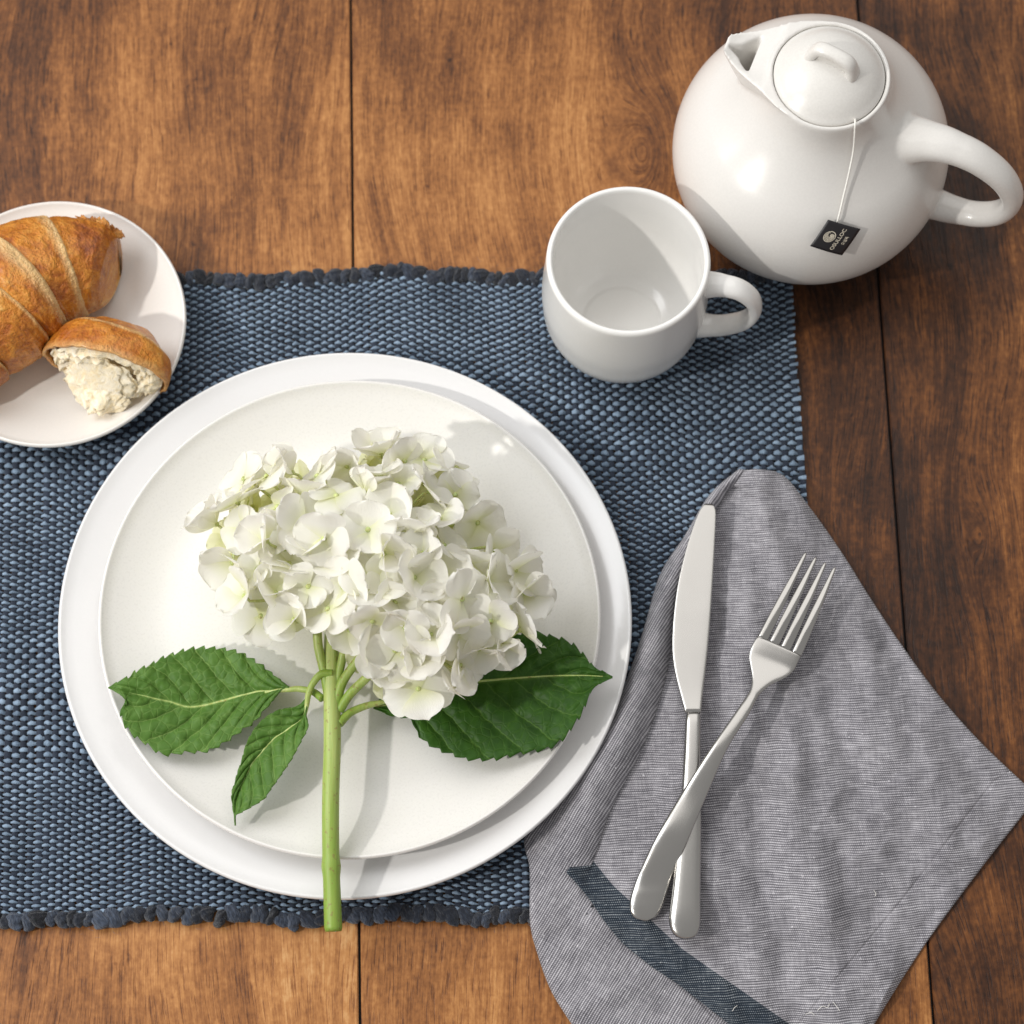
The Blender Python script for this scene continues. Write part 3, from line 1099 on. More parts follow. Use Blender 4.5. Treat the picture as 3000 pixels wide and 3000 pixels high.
# torn chunk
chunk_c = Q(207, 672, 0.026)
chunk = empty('croissant_piece', (chunk_c.x, chunk_c.y, 0.013))
tag(chunk, 'torn croissant chunk showing fluffy pale crumb, at the front of the side plate', 'croissant piece')
axd = Vector((-0.22, -0.90, 0.10)).normalized()           # the torn face looks this way
ux = Vector((0.965, -0.25, 0)).normalized()
ux = (ux - axd * ux.dot(axd)).normalized()
uz = ux.cross(axd)
if uz.z < 0: uz = -uz
LX, LY, LZ = 0.0285, 0.0250, 0.0200
back = Vector((chunk_c.x + .000, chunk_c.y - 0.0085, 0.0315))
v, lipv, palev, su, sv = [], [], [], [], []
n, m = 70, 110
for i in range(n):
    for j in range(m):
        ph_ = 2 * math.pi * j / m
        rag = 0.10 * noise.noise(Vector((math.cos(ph_) * 2, math.sin(ph_) * 2, 4))) + 0.05 * noise.noise(Vector((math.cos(ph_) * 7, math.sin(ph_) * 7, 9)))
        up = math.sin(ph_)
        tmax = 1.66 + rag * 0.6 + 0.09 * up
        t = tmax * i / (n - 1)
        st, ct = math.sin(min(t, 1.80)), math.cos(t)
        k = 1 + 0.05 * noise.noise(Vector((st * math.cos(ph_) * 2, st * math.sin(ph_) * 2, ct * 2))) + 0.02 * noise.noise(Vector((st * math.cos(ph_) * 6, st * up * 6, ct * 6 + 3)))
        # step of the rolled layers
        lay = 0.055 * (1 / (1 + math.exp(-((t - 0.95 - 0.12 * math.cos(ph_)) * 26)))) + 0.03 * (1 / (1 + math.exp(-((t - 0.45) * 26))))
        k += lay - 0.03
        q = back + ux * (LX * k * st * math.cos(ph_)) + uz * (LZ * k * st * up) - axd * (LY * k * ct * (0.95 if ct > 0 else 0.8))
        q.z = max(q.z, 0.0126)
        v.append(q)
        lipv.append(0.8 * math.exp(-((t - 1.02 - 0.12 * math.cos(ph_)) / 0.07) ** 2))
        palev.append(min(1.0, max(0.0, (t - tmax + 0.20) / 0.20) + max(0, -up * 0.6)))
        su.append(t * 0.1); sv.append(ph_)
o = obj('crust', v, grid_faces(n, m, close_v=True), CRUST, chunk)
attr(o, 'lip', lipv); attr(o, 'pale', palev); attr(o, 'su', su); attr(o, 'sv', sv)
md = o.modifiers.new('thick', 'SOLIDIFY'); md.thickness = 0.0016; md.offset = -1
# crumb: ragged pale sheets filling the shell and hanging out of it
v = []
n, m = 90, 120
for i in range(n):
    for j in range(m):
        ph_ = 2 * math.pi * j / m
        rr = i / (n - 1)
        up = math.sin(ph_)
        a, b = rr * math.cos(ph_), rr * up
        pt = Vector((a * 2.0, b * 2.0, 1.7))
        dep = 0.0045 - 0.0085 * math.exp(-((a - 0.30) ** 2 / .10 + (b - 0.30) ** 2 / 0.12)) - 0.005 * math.exp(-((a + 0.55) ** 2 / .05 + (b - 0.05) ** 2 / 0.10))
        dep += 0.016 * math.exp(-((a + 0.10) ** 2 / .10 + (b + 0.62) ** 2 / 0.16))
        rid = 1 - abs(noise.noise(pt * 1.9 + Vector((0, 0, 5))))
        dep += 0.006 * (rid - 0.7) + 0.0022 * noise.noise(pt * 3.6) + 0.0007 * noise.noise(pt * 9) - 0.014 * max(0.0, noise.noise(pt * 5.5 + Vector((7, 3, 1))) - 0.20)
        dep -= 0.0035 * max(0, rr - 0.80) / 0.20
        q = back + axd * (0.000 + dep) + ux * (LX * 0.995 * a * (1 + .03 * noise.noise(pt * 3))) + uz * (LZ * 0.995 * b)
        q.z = max(q.z, 0.0124 + 0.0006 * noise.noise(pt * 9))
        v.append(q)
obj('crumb', v, grid_faces(n, m, close_v=True), CRUMB, chunk)
# the long soft strand of crumb that reaches down to the plate
v = []
n, m = 80, 70
A0, A1 = back + axd * 0.004 - uz * 0.001 - ux * 0.001, Q(182, 776, 0.0150)
for i in range(n):
    t = i / (n - 1)
    c = A0.lerp(A1, t) + Vector((0, 0, 0.004 * math.sin(t * math.pi) * (1 - t)))
    w0 = float(np.interp(t, [0, .2, .5, .8, .95, 1], [.0165, .0175, .0150, .0115, .0060, .0004]))
    h0 = float(np.interp(t, [0, .2, .5, .8, .95, 1], [.0130, .0120, .0085, .0050, .0028, .0003]))
    for j in range(m):
        ph_ = 2 * math.pi * j / m
        pt = Vector((math.cos(ph_) * 1.5, math.sin(ph_) * 1.5, t * 1.9))
        rid = 1 - abs(noise.noise(pt * 1.7))
        k = 1 + 0.34 * (rid - 0.75) + 0.16 * noise.noise(pt * 2.6) + 0.05 * noise.noise(pt * 6) + 0.09 * noise.noise(Vector((math.cos(ph_) * 7, math.sin(ph_) * 7, t * 2.2))) - 0.5 * max(0.0, noise.noise(Vector((math.cos(ph_) * 4.5, math.sin(ph_) * 4.5, t * 9))) - 0.22)
        q = c + ux * (w0 * k * math.cos(ph_)) + Vector((0, 0.3, 1)).normalized() * (h0 * k * math.sin(ph_))
        q.z = max(q.z, 0.0124)
        v.append(q)
obj('crumb_strand', v, grid_faces(n, m, close_v=True), CRUMB, chunk)

# ------------------------------------------------------------------ napkin
def cloth_material():
    M = Mat('grey_mauve_linen')
    u, w = M.attr('fu'), M.attr('fv')
    stripe = M.attr('stripe')
    hem = M.attr('hem')
    base = M.xyz(u, w, 0.0)
    wav = M.mul(M.sub(M.noise(base, 60.0, 2, 0.5), 0.5), 0.0016)
    ww = M.add(w, wav)
    row = M.math('SINE', M.mul(ww, 2 * math.pi / 0.00118))
    dots = M.math('SINE', M.add(M.mul(u, 2 * math.pi / 0.00095), M.mul(M.math('FLOOR', M.mul(ww, 1 / 0.00118)), 2.1)))
    slub = M.noise(M.xyz(M.mul(u, 110.0), M.mul(ww, 900.0), 0.0), 1.0, 2, 0.6)
    slub2 = M.noise(M.xyz(M.mul(u, 900.0), M.mul(ww, 90.0), 2.0), 1.0, 2, 0.6)
    mott = M.noise(base, 38.0, 4, 0.6)
    spark = M.step(M.noise(M.xyz(M.mul(u, 520.0), M.mul(ww, 700.0), 4.0), 1.0, 1, 0.5), 0.70, 0.78)
    f = M.add(M.mul(row, 0.15), M.mul(M.mul(M.add(row, 1.0), M.add(dots, 1.0)), 0.10))
    f = M.add(f, M.mul(M.sub(slub, 0.5), 0.75))
    f = M.add(f, M.mul(M.sub(slub2, 0.5), 0.35))
    f = M.add(f, M.mul(M.sub(mott, 0.5), 0.42))
    f = M.add(f, M.mul(spark, 0.45))
    fac = M.add(f, 0.38)
    grey = M.ramp(fac, [(0.0, (0.052, 0.050, 0.061)), (0.42, (0.186, 0.179, 0.200)), (1.0, (0.67, 0.655, 0.69))])
    navy = M.ramp(fac, [(0.0, (0.005, 0.009, 0.016)), (0.50, (0.020, 0.031, 0.048)), (0.75, (0.12, 0.14, 0.16)), (1.0, (0.42, 0.44, 0.46))])
    col = M.mix(M.step(stripe, -0.0002, 0.0002), grey, navy)
    seam = M.math('EXPONENT', M.mul(M.mul(hem, hem), -1.0 / (0.0009 ** 2)))
    col = M.mix(M.mul(seam, 0.12), col, (0.08, 0.07, 0.08))
    M.set(color=col, rough=0.9, spec=0.15, sheen=0.25)
    M.bump(M.sub(M.add(M.mul(row, 0.5), M.mul(M.sub(slub, 0.5), 0.9)), M.mul(seam, 1.5)), 0.55, 0.0005)
    return M.m


CLOTH = cloth_material()
napkin = empty('napkin', Q(1480, 1450, 0))
tag(napkin, 'rumpled grey linen napkin with a navy stripe, under knife and fork', 'napkin')


def poly_at(pts, n):
    return [np.array(p) for p in smooth_curve([np.array(p, float) for p in pts], n)]


def seg_dist(p, line):
    """signed distance (px) of p from polyline; positive on its left-hand side below"""
    best, sg = 1e9, 1
    for a, b in zip(line[:-1], line[1:]):
        a, b = np.array(a, float), np.array(b, float)
        ab = b - a
        t = np.clip(np.dot(p - a, ab) / np.dot(ab, ab), 0, 1)
        d = p - (a + ab * t)
        L_ = np.hypot(*d)
        if L_ < best:
            best = L_
            sg = math.copysign(1, ab[0] * d[1] - ab[1] * d[0])
    return best * sg


def crease(p, a, b, width):
    a, b = np.array(a, float), np.array(b, float)
    ab = b - a
    t = np.dot(p - a, ab) / np.dot(ab, ab)
    tt = min(1, max(0, t))
    d = np.hypot(*(p - (a + ab * tt)))
    s = (ab[0] * (p - a)[1] - ab[1] * (p - a)[0]) / np.hypot(*ab)
    return d, s, t


VALLEY = [(1405, 888), (1352, 945), (1305, 1050), (1270, 1170), (1247, 1290), (1208, 1404), (1146, 1521), (1108, 1586), (1068, 1646)]
FOLD = [(1068, 1646), (1108, 1690), (1177, 1781), (1288, 1864), (1375, 1932), (1470, 2010), (1560, 2085)]
RIGHT = [(1425, 884), (1478, 897), (1530, 960), (1590, 1045), (1640, 1125), (1700, 1215), (1770, 1310), (1850, 1400), (1934, 1480), (1958, 1505), (1934, 1533), (1850, 1640), (1740, 1790), (1650, 1932), (1600, 2020), (1565, 2090)]
STRIPE = [(1040, 1540), (1106, 1608), (1157, 1671), (1288, 1791), (1488, 1931), (1700, 2080)]
HEM = [(1930, 1440), (1874, 1475), (1700, 1700), (1521, 1915), (1400, 2060)]
nA, nB = 200, 190
valley = poly_at(VALLEY, 240); fold = poly_at(FOLD, 140)
left = valley + fold[1:]
left = [left[int(round(i * (len(left) - 1) / (nA - 1)))] for i in range(nA)]
# the rows fan out from the apex: right-hand points spaced by their own length
right = poly_at(RIGHT, nA)


MAT_RIGHT = [(1490, 505), (1583, 1735)]
MAT_BOT = 1733.0


def mat_under(p):
    """1 where the placemat lies under the cloth, 0 on the bare table"""
    xr = 1490 + (p[1] - 505) * 93 / 1230
    a = 1 / (1 + math.exp((p[0] - xr - 4) / 9))
    b = 1 / (1 + math.exp((p[1] - MAT_BOT - 22) / 8))
    return a * b


wr = random.Random(5)
WRINK = []
for k in range(26):
    a_ = np.array((wr.uniform(1330, 1840), wr.uniform(960, 1880)))
    th = wr.choice([-0.95, -0.8, -1.1, 0.75, 0.9, 0.2, -0.3, 1.4]) + wr.gauss(0, .2)
    L_ = wr.uniform(60, 220)
    WRINK.append((a_, a_ + L_ * np.array((math.cos(th), -math.sin(th))), wr.choice([-1, 1, 1]) * wr.uniform(.0006, .0015), wr.uniform(7, 16)))


def main_height(p, u, up):
    """height of the upper sheet over the table, in metres; p in survey px"""
    e1 = min(1.0, max(0.0, (1 - u)) / 0.10)
    e0 = min(1.0, max(0.0, u) / 0.10)
    mu = mat_under(p)
    e0 = min(1.0, u / 0.16)
    e0 = e0 * e0 * (3 - 2 * e0) * up + (1 - up) * min(1, .45 + e0)
    z = 0.0020 + 0.0034 * mu + (0.0030 * math.sqrt(e1)) * e0
    d, s, t = crease(p, (1395, 900), (1352, 1250), 1)
    z -= 0.0048 * math.exp(-(s - 6) ** 2 / 700.0) * math.exp(-max(0, t - 0.7) ** 2 / .08) * (1 if t > 0.05 else 0.3)
    z += 0.0054 * math.exp(-(s + 42) ** 2 / 2600.0) * math.exp(-max(0, t - 0.8) ** 2 / .3)
    d, s, t = crease(p, (1480, 1400), (1555, 1900), 1)
    z += 0.0058 * math.exp(-(s + 14) ** 2 / 3500.0) * math.exp(-max(0, abs(t - 0.55) - 0.4) ** 2 / .06)
    z -= 0.0026 * math.exp(-(s - 52) ** 2 / 1800.0) * math.exp(-max(0, abs(t - 0.6) - 0.4) ** 2 / .06)
    d, s, t = crease(p, (1500, 1030), (1760, 1440), 1)
    z += 0.0048 * math.exp(-(s - 20) ** 2 / 5200.0) * math.exp(-max(0, abs(t - 0.5) - 0.5) ** 2 / .05)
    d, s, t = crease(p, (1330, 1330), (1500, 1480), 1)
    z += 0.0026 * math.exp(-s ** 2 / 900.0) * math.exp(-max(0, abs(t - 0.5) - 0.5) ** 2 / .05)
    d, s, t = crease(p, (1640, 1400), (1760, 1560), 1)
    z += 0.0022 * math.exp(-s ** 2 / 700.0) * math.exp(-max(0, abs(t - 0.5) - 0.4) ** 2 / .05)
    d, s, t = crease(p, (1400, 1090), (1560, 1130), 1)
    z += 0.0026 * math.exp(-s ** 2 / 700.0) * math.exp(-max(0, abs(t - 0.5) - 0.5) ** 2 / .05)
    for a_, b_, am, wd in WRINK:
        if min(a_[0], b_[0]) - 60 < p[0] < max(a_[0], b_[0]) + 60 and min(a_[1], b_[1]) - 60 < p[1] < max(a_[1], b_[1]) + 60:
            d, s, t = crease(p, a_, b_, 1)
            z += am * math.exp(-abs(s) / wd) * math.exp(-max(0.0, abs(t - 0.5) - 0.15) ** 2 / .05) * min(1, u / .1) * min(1, (1 - u) / .08)
    q = Vector((p[0] / 100, p[1] / 100, 0))
    qd = Vector((q.x * 0.94 - q.y * 0.34, (q.x * 0.34 + q.y * 0.94) * 0.42, 0))
    z += (0.0050 * noise.noise(qd * 0.95 + Vector((1.7, 0, 0))) + 0.0036 * noise.noise(qd * 2.1 + Vector((3, 1, 0))) + 0.0012 * noise.noise(q * 2.4) + 0.0006 * noise.noise(q * 5)) * min(1, u / .08) * min(1, .3 + (1 - u) / .06)
    return max(0.0012 + 0.0040 * mu, z)


# rolled left part and the flap that comes out from under
LEFT_A = [(1395, 884), (1340, 932), (1292, 1010), (1246, 1082), (1216, 1180), (1190, 1260), (1150, 1355), (1090, 1432), (1032, 1520), (990, 1580), (999, 1640), (1000, 1740), (1014, 1800), (1040, 1870), (1080, 1935), (1118, 1990), (1160, 2040)]
RIGHT_A = [(1412, 888), (1359, 948), (1311, 1052), (1276, 1172), (1253, 1291), (1214, 1406), (1154, 1525), (1128, 1600), (1110, 1668), (1150, 1720), (1220, 1800), (1320, 1875), (1420, 1950), (1510, 2020), (1600, 2090)]
mA, mB = 210, 80
la, rb = poly_at(LEFT_A, mA), poly_at(RIGHT_A, mA)
v, fu, fv, st, hm = [], [], [], [], []
HEM_A = [(1085, 1560), (1130, 1620), (1165, 1700), (1225, 1790), (1330, 1900), (1420, 2000)]
for i in range(mA):
    t = i / (mA - 1)
    roll = float(np.interp(t, [0, .06, .2, .4, .48, .55, .62, .75, 1], [.003, .0080, .0120, .0125, .0110, .0065, .0030, .0024, .0022]))
    for j in range(mB):
        u = j / (mB - 1)
        p = la[i] * (1 - u) + rb[i] * u
        prof = math.sin(math.pi * min(1.0, (u ** 0.72))) ** 0.75 if t < 0.62 else math.sin(math.pi * min(1, u ** 0.72)) ** 0.75 * max(0, 1 - (t - .62) / .08) + min(1, (t - .62) / .08) * min(1, u / 0.05) ** 0.5 * (1 - 0.2 * u)
        q = Vector((p[0] / 100, p[1] / 100, 5))
        prof *= 1.0 if t < 0.56 else 1 - 0.9 * min(1, (t - .56) / .06) * max(0.0, min(1.0, (u - 0.55) / 0.40))
        z = 0.0020 + roll * prof + 0.0009 * noise.noise(q * 1.1) * min(1, u * 6) + 0.0004 * noise.noise(q * 3) * min(1, u * 6)
        # the flap has a few soft diagonal folds
        d, s_, tt = crease(p, (1090, 1900), (1250, 1830), 1)
        z += 0.0020 * math.exp(-s_ ** 2 / 500.0) * math.exp(-max(0, abs(tt - 0.5) - 0.5) ** 2 / .05)
        d, s_, tt = crease(p, (1060, 1800), (1180, 1740), 1)
        z += 0.0012 * math.exp(-s_ ** 2 / 500.0) * math.exp(-max(0, abs(tt - 0.5) - 0.5) ** 2 / .05)
        z = max(0.0015, z + 0.0036 * mat_under(p))
        w = Q(p[0], p[1], z)
        v.append(w)
        ang = R(float(np.interp(t, [0, .45, .6, 1], [68, 55, 40, 62])))
        ang = R(58)
        a_, b_ = math.cos(ang), math.sin(ang)
        arcz = 0.0
        fu.append(w.x * a_ + w.y * b_); fv.append(-w.x * b_ + w.y * a_ + arcz)
        st.append(-1.0)
        hm.append(seg_dist(p, HEM_A) / 2550.0 if t > 0.55 else 1.0)
o = obj('hem_flap', v, grid_faces(mA, mB), CLOTH, napkin)
attr(o, 'fu', fu); attr(o, 'fv', fv); attr(o, 'stripe', st); attr(o, 'hem', hm)
md = o.modifiers.new('thick', 'SOLIDIFY'); md.thickness = 0.0008; md.offset = -1

bm = bmesh.new(); bm.from_mesh(o.data)
flap_bvh = BVHTree.FromBMesh(bm); bm.free()
v, fu, fv, st, hm = [], [], [], [], []
c30, s30 = math.cos(R(3)), math.sin(R(3))
arc = np.zeros(nB)
for i in range(nA):
    for j in range(nB):
        u = j / (nB - 1)
        p = left[i] * (1 - u) + right[i] * u
        z = main_height(p, u, 1.0 if i < nA * 0.60 else max(0.0, 1 - (i / nA - 0.60) / 0.06))
        if i >= nA * 0.62:                      # the lower left edge lies on the flap
            z += 0.0010 * math.exp(-u / 0.20)
            o_, d_ = ray(p[0], p[1])
            h_ = flap_bvh.ray_cast(o_, d_)
            if h_[0] is not None:
                z = max(z, h_[0].z + 0.0014)
        w = Q(p[0], p[1], z)
        # curl the outer edge of the fold under
        v.append(w)
        fu.append(w.x * c30 + w.y * s30 + z * 0.3); fv.append(-w.x * s30 + w.y * c30 + z * 0.4)
        st.append(seg_dist(p, STRIPE) / 2550.0)
        hm.append(seg_dist(p, HEM) / 2550.0)
o = obj('folded_cloth', v, grid_faces(nA, nB), CLOTH, napkin)
attr(o, 'fu', fu); attr(o, 'fv', fv); attr(o, 'stripe', st); attr(o, 'hem', hm)
md = o.modifiers.new('thick', 'SOLIDIFY'); md.thickness = 0.0009; md.offset = -1

# ------------------------------------------------------------------ cutlery
def steel(name, rough, scratch):
    M = Mat(name)
    p = M.pos()
    c = M.sep(p)
    n = M.noise(M.xyz(M.mul(c[0], 900.0), M.mul(c[1], 60.0), M.mul(c[2], 60.0)), 1.0, 3, 0.6)
    n2 = M.noise(p, 60.0, 2, 0.5)
    M.set(color=(0.47, 0.458, 0.44), metal=1.0, rough=M.add(rough, M.mul(M.sub(n2, 0.5), 0.08)))
    M.bump(n, scratch, 0.0002)
    return M.m


STEEL_SATIN = steel('brushed_steel', 0.24, 0.004)
STEEL_BRIGHT = steel('polished_steel', 0.09, 0.01)
dg = bpy.context.evaluated_depsgraph_get()
cloths = []
for ch in napkin.children:
    bm = bmesh.new(); bm.from_mesh(ch.data)
    bm.transform(ch.matrix_basis)
    cloths.append(BVHTree.FromBMesh(bm)); bm.free()


def cloth_z(px, py):
    o_, d_ = ray(px, py)
    best = 0.003
    for b_ in cloths:
        h_ = b_.ray_cast(o_, d_)
        if h_[0] is not None: best = max(best, h_[0].z)
    return best


def rest_line(a, b, slack=0.0008):
    """straight line of heights that rests on the cloth between two survey points"""
    hs = [(t, cloth_z(a[0] + (b[0] - a[0]) * t, a[1] + (b[1] - a[1]) * t)) for t in np.linspace(0.02, 0.98, 40)]
    k_, c_ = np.polyfit([h[0] for h in hs], [h[1] for h in hs], 1)
    up_ = max(h[1] - (k_ * h[0] + c_) for h in hs)
    return lambda t: k_ * t + c_ + up_ - slack




def bar(name, stations, mat, parent, seg=20, power=2.6):
    """stations: (left px, right px, z centre, half thickness); rounded bar through them"""
    n = len(stations)
    LR = smooth_curve([np.array([*Q(a[0], a[1], z), th, *Q(b[0], b[1], z), th]) for a, b, z, th in stations], n * 6)
    L_ = [q[:4] for q in LR]; R_ = [q[4:] for q in LR]
    v = []
    for l, r in zip(L_, R_):
        c = Vector((l[:3] + r[:3]) / 2)
        a = Vector((r[:3] - l[:3]) / 2)
        th = max(0.0001, float(l[3]))
        for k in range(seg):
            an = 2 * math.pi * k / seg
            e_ = 2 / power
            v.append(c + a * math.copysign(abs(math.cos(an)) ** e_, math.cos(an)) + Vector((0, 0, th * math.copysign(abs(math.sin(an)) ** e_, math.sin(an)))))
    f = grid_faces(n * 6, seg, close_v=True)
    f.append(tuple(range(seg))); f.append(tuple((n * 6 - 1) * seg + k for k in range(seg - 1, -1, -1)))
    me = make_mesh(name, v, f)
    bm = bmesh.new(); bm.from_mesh(me)
    bmesh.ops.recalc_face_normals(bm, faces=bm.faces)
    bm.to_mesh(me); bm.free()
    return link(name, me, mat, parent)


knife = empty('table_knife', Q(1310, 1400, 0.016))
tag(knife, 'steel table knife with rounded tip, lying under the fork on the napkin', 'knife')
kl = rest_line((1331, 955), (1292, 1765), 0.0002)


def kz(y): return kl((y - 955) / 810.0)


bl = [((1331, 950), (1344, 951), .0012, .0002), ((1322, 960), (1350, 962), .0012, .0005), ((1311, 985), (1350.5, 985), .0013, .0006), ((1296, 1030), (1348.5, 1030), .0014, .0007), ((1280, 1095), (1345, 1095), .0016, .0008), ((1271, 1160), (1341, 1160), .0018, .0009),
      ((1268, 1222), (1336, 1222), .0020, .0010), ((1273, 1268), (1331, 1268), .0022, .0011), ((1283, 1310), (1326, 1310), .0024, .0013), ((1292, 1345), (1323, 1345), .0026, .0017)]
bar('blade', [(a, b, kz(a[1]) + dz, th) for a, b, dz, th in bl], STEEL_SATIN, knife, 28, 4.5)
hl = [((1296, 1346), (1321, 1346), .0016), ((1293, 1360), (1322, 1360), .0022), ((1290, 1420), (1322, 1420), .0026), ((1285, 1500), (1323, 1500), .0028), ((1277, 1590), (1323, 1590), .0030), ((1268, 1680), (1322, 1680), .0031),
      ((1262, 1730), (1322, 1730), .0031), ((1265, 1752), (1320, 1752), .0028), ((1274, 1766), (1312, 1767), .0022), ((1288, 1772), (1298, 1772), .0008)]
bar('knife_handle', [(a, b, kz(a[1]) + .0028, th) for a, b, th in hl], STEEL_SATIN, knife, 22, 2.7)
fork = empty('table_fork', Q(1400, 1400, 0.016))
tag(fork, 'four-tined steel fork lying crosswise over the knife on the napkin', 'fork')


def fpx(x, y): return (x / S, y / S)


zk = kz(1490) + 0.0028 + 0.0028           # top of the knife handle where the fork crosses it
z_end, z_head = cloth_z(1222, 1700) + 0.0024, cloth_z(1455, 1265) + 0.0012
ts_ = np.linspace(0, 1, 24)
cz_ = [max(cloth_z(1432 + 16 * k_ + (1520 + 18 * k_ - 1432 - 16 * k_) * t, 1198 + 9 * k_ + (1043 + 9 * k_ - 1198 - 9 * k_) * t) for k_ in range(4)) for t in ts_]
pk_ = np.polyfit(ts_, cz_, 1)
up_ = max(c - np.polyval(pk_, t) for c, t in zip(cz_, ts_))
z_head = max(z_head, float(np.polyval(pk_, 0)) + up_ + 0.0010)
z_tip = float(np.polyval(pk_, 1)) + up_ + 0.0010
fz = lin([1040, 1070, 1225, 1250, 1290, 1330, 1400, 1490, 1580, 1660, 1737], [z_tip, z_tip, z_head + .0004, z_head, z_head + .0014, z_head + .0036, max(zk + .0016, z_head + .0050), zk + .0020, zk + .0012, z_end + .0012, z_end])
fb = [((1212, 1737), (1222, 1737.5), .0006), ((1196, 1731), (1239, 1729), .0016), ((1188, 1715), (1250, 1712), .0021), ((1190, 1690), (1258, 1690), .0023), ((1204, 1650), (1270, 1655), .0022), ((1240, 1575), (1296, 1590), .0020),
      ((1290, 1490), (1332, 1505), .0019), ((1345, 1405), (1372, 1414), .0019), ((1390, 1340), (1413, 1348), .0018), (fpx(2185, 2042), fpx(2216, 2050), .0016), (fpx(2199, 2016), fpx(2228, 2032), .0013), (fpx(2203, 1988), fpx(2256, 2008), .0011), (fpx(2199, 1955), fpx(2300, 1986), .0009), (fpx(2194.5, 1922), fpx(2325, 1965), .0008),
      (fpx(2202, 1893), fpx(2336, 1944), .0008), (fpx(2215, 1870), fpx(2345, 1925), .0008), (fpx(2222, 1861), fpx(2347, 1920), .0008)]
bar('fork_handle', [(a, b, fz((a[1] + b[1]) / 2), th) for a, b, th in fb], STEEL_SATIN, fork, 24, 2.8)
tips = [(2361, 1619), (2390, 1633), (2418, 1648), (2446, 1662)]
fr = [0.0, 0.2833, 0.5667, 0.85]
A_, B_ = np.array((2220., 1864.)), np.array((2348., 1922.))
for k in range(4):
    a0 = A_ + (B_ - A_) * (k * 0.2585)
    a1 = A_ + (B_ - A_) * (k * 0.2585 + 0.2245)
    tip = np.array(tips[k], float)
    mid0 = (a0 + a1) / 2
    w = (a1 - a0) / 2
    st_ = []
    for t, ws, dz in ((0, 1.0, 0.0), (.12, .99, .0002), (.30, .92, .0004), (.5, .78, .0002), (.66, .64, -.0003), (.82, .48, -.0012), (.94, .38, -.0022), (.985, .26, -.0026), (1.0, .08, -.0027)):
        c = mid0 + (tip - mid0) * t
        c = c + np.array((-6.0, 2.5)) * math.sin(math.pi * t) * 0.0
        st_.append((fpx(*(c - w * ws)), fpx(*(c + w * ws)), z_head + .0004 + (z_tip - z_head) * t + .0014 * math.sin(t * 3.0), .0009 * (1 - .35 * t)))
    bar('tine', st_, STEEL_BRIGHT, fork, 14, 2.4)

# a few loose white threads on the hem of the napkin
for pts_ in ([(2395, 2960), (2410, 2948), (2424, 2952), (2430, 2940)], [(2440, 2935), (2452, 2950), (2460, 2962)], [(2560, 2608), (2566, 2618), (2564, 2626)], [(2146, 2962), (2152, 2952), (2160, 2946)], [(2360, 2972), (2376, 2966), (2386, 2974)]):
    zt_ = [cloth_z(a / S, b / S) + 0.0007 for a, b in pts_]
    v, f = sweep(smooth_curve([tuple(P(a, b, z)) for (a, b), z in zip(pts_, zt_)], 14), lambda t: 0.00013, lambda t: 0.00013, (0.1, 0.2, 1), 5)
    obj('loose_thread', v, f, STRING, napkin)

# ------------------------------------------------------------------ hydrangea
hyd = empty('hydrangea', Q(627, 1450, 0.03))
tag(hyd, 'cut white hydrangea bloom with green stem and leaves, lying on the stacked plates', 'flower')


def stem_material():
    M = Mat('green_stem')
    p = M.pos()
    n = M.noise(M.xyz(M.mul(M.sep(p)[0], 900.0), M.mul(M.sep(p)[1], 30.0), M.mul(M.sep(p)[2], 300.0)), 1.0, 3, 0.6)
    y = M.attr('along')
    spot = M.step(M.noise(p, 420.0, 2, 0.5), 0.62, 0.68)
    col = M.ramp(M.add(M.mul(n, 0.6), M.mul(y, 0.65)), [(0.1, (0.17, 0.29, 0.035)), (0.45, (0.25, 0.36, 0.06)), (0.8, (0.42, 0.50, 0.16)), (1.0, (0.56, 0.62, 0.28))])
    col = M.mix(M.mul(spot, 0.5), col, (0.22, 0.12, 0.05))
    M.set(color=col, rough=0.42, spec=0.45, sss=0.15, sss_scale=0.004)
    M.bump(n, 0.3, 0.0006)
    return M.m


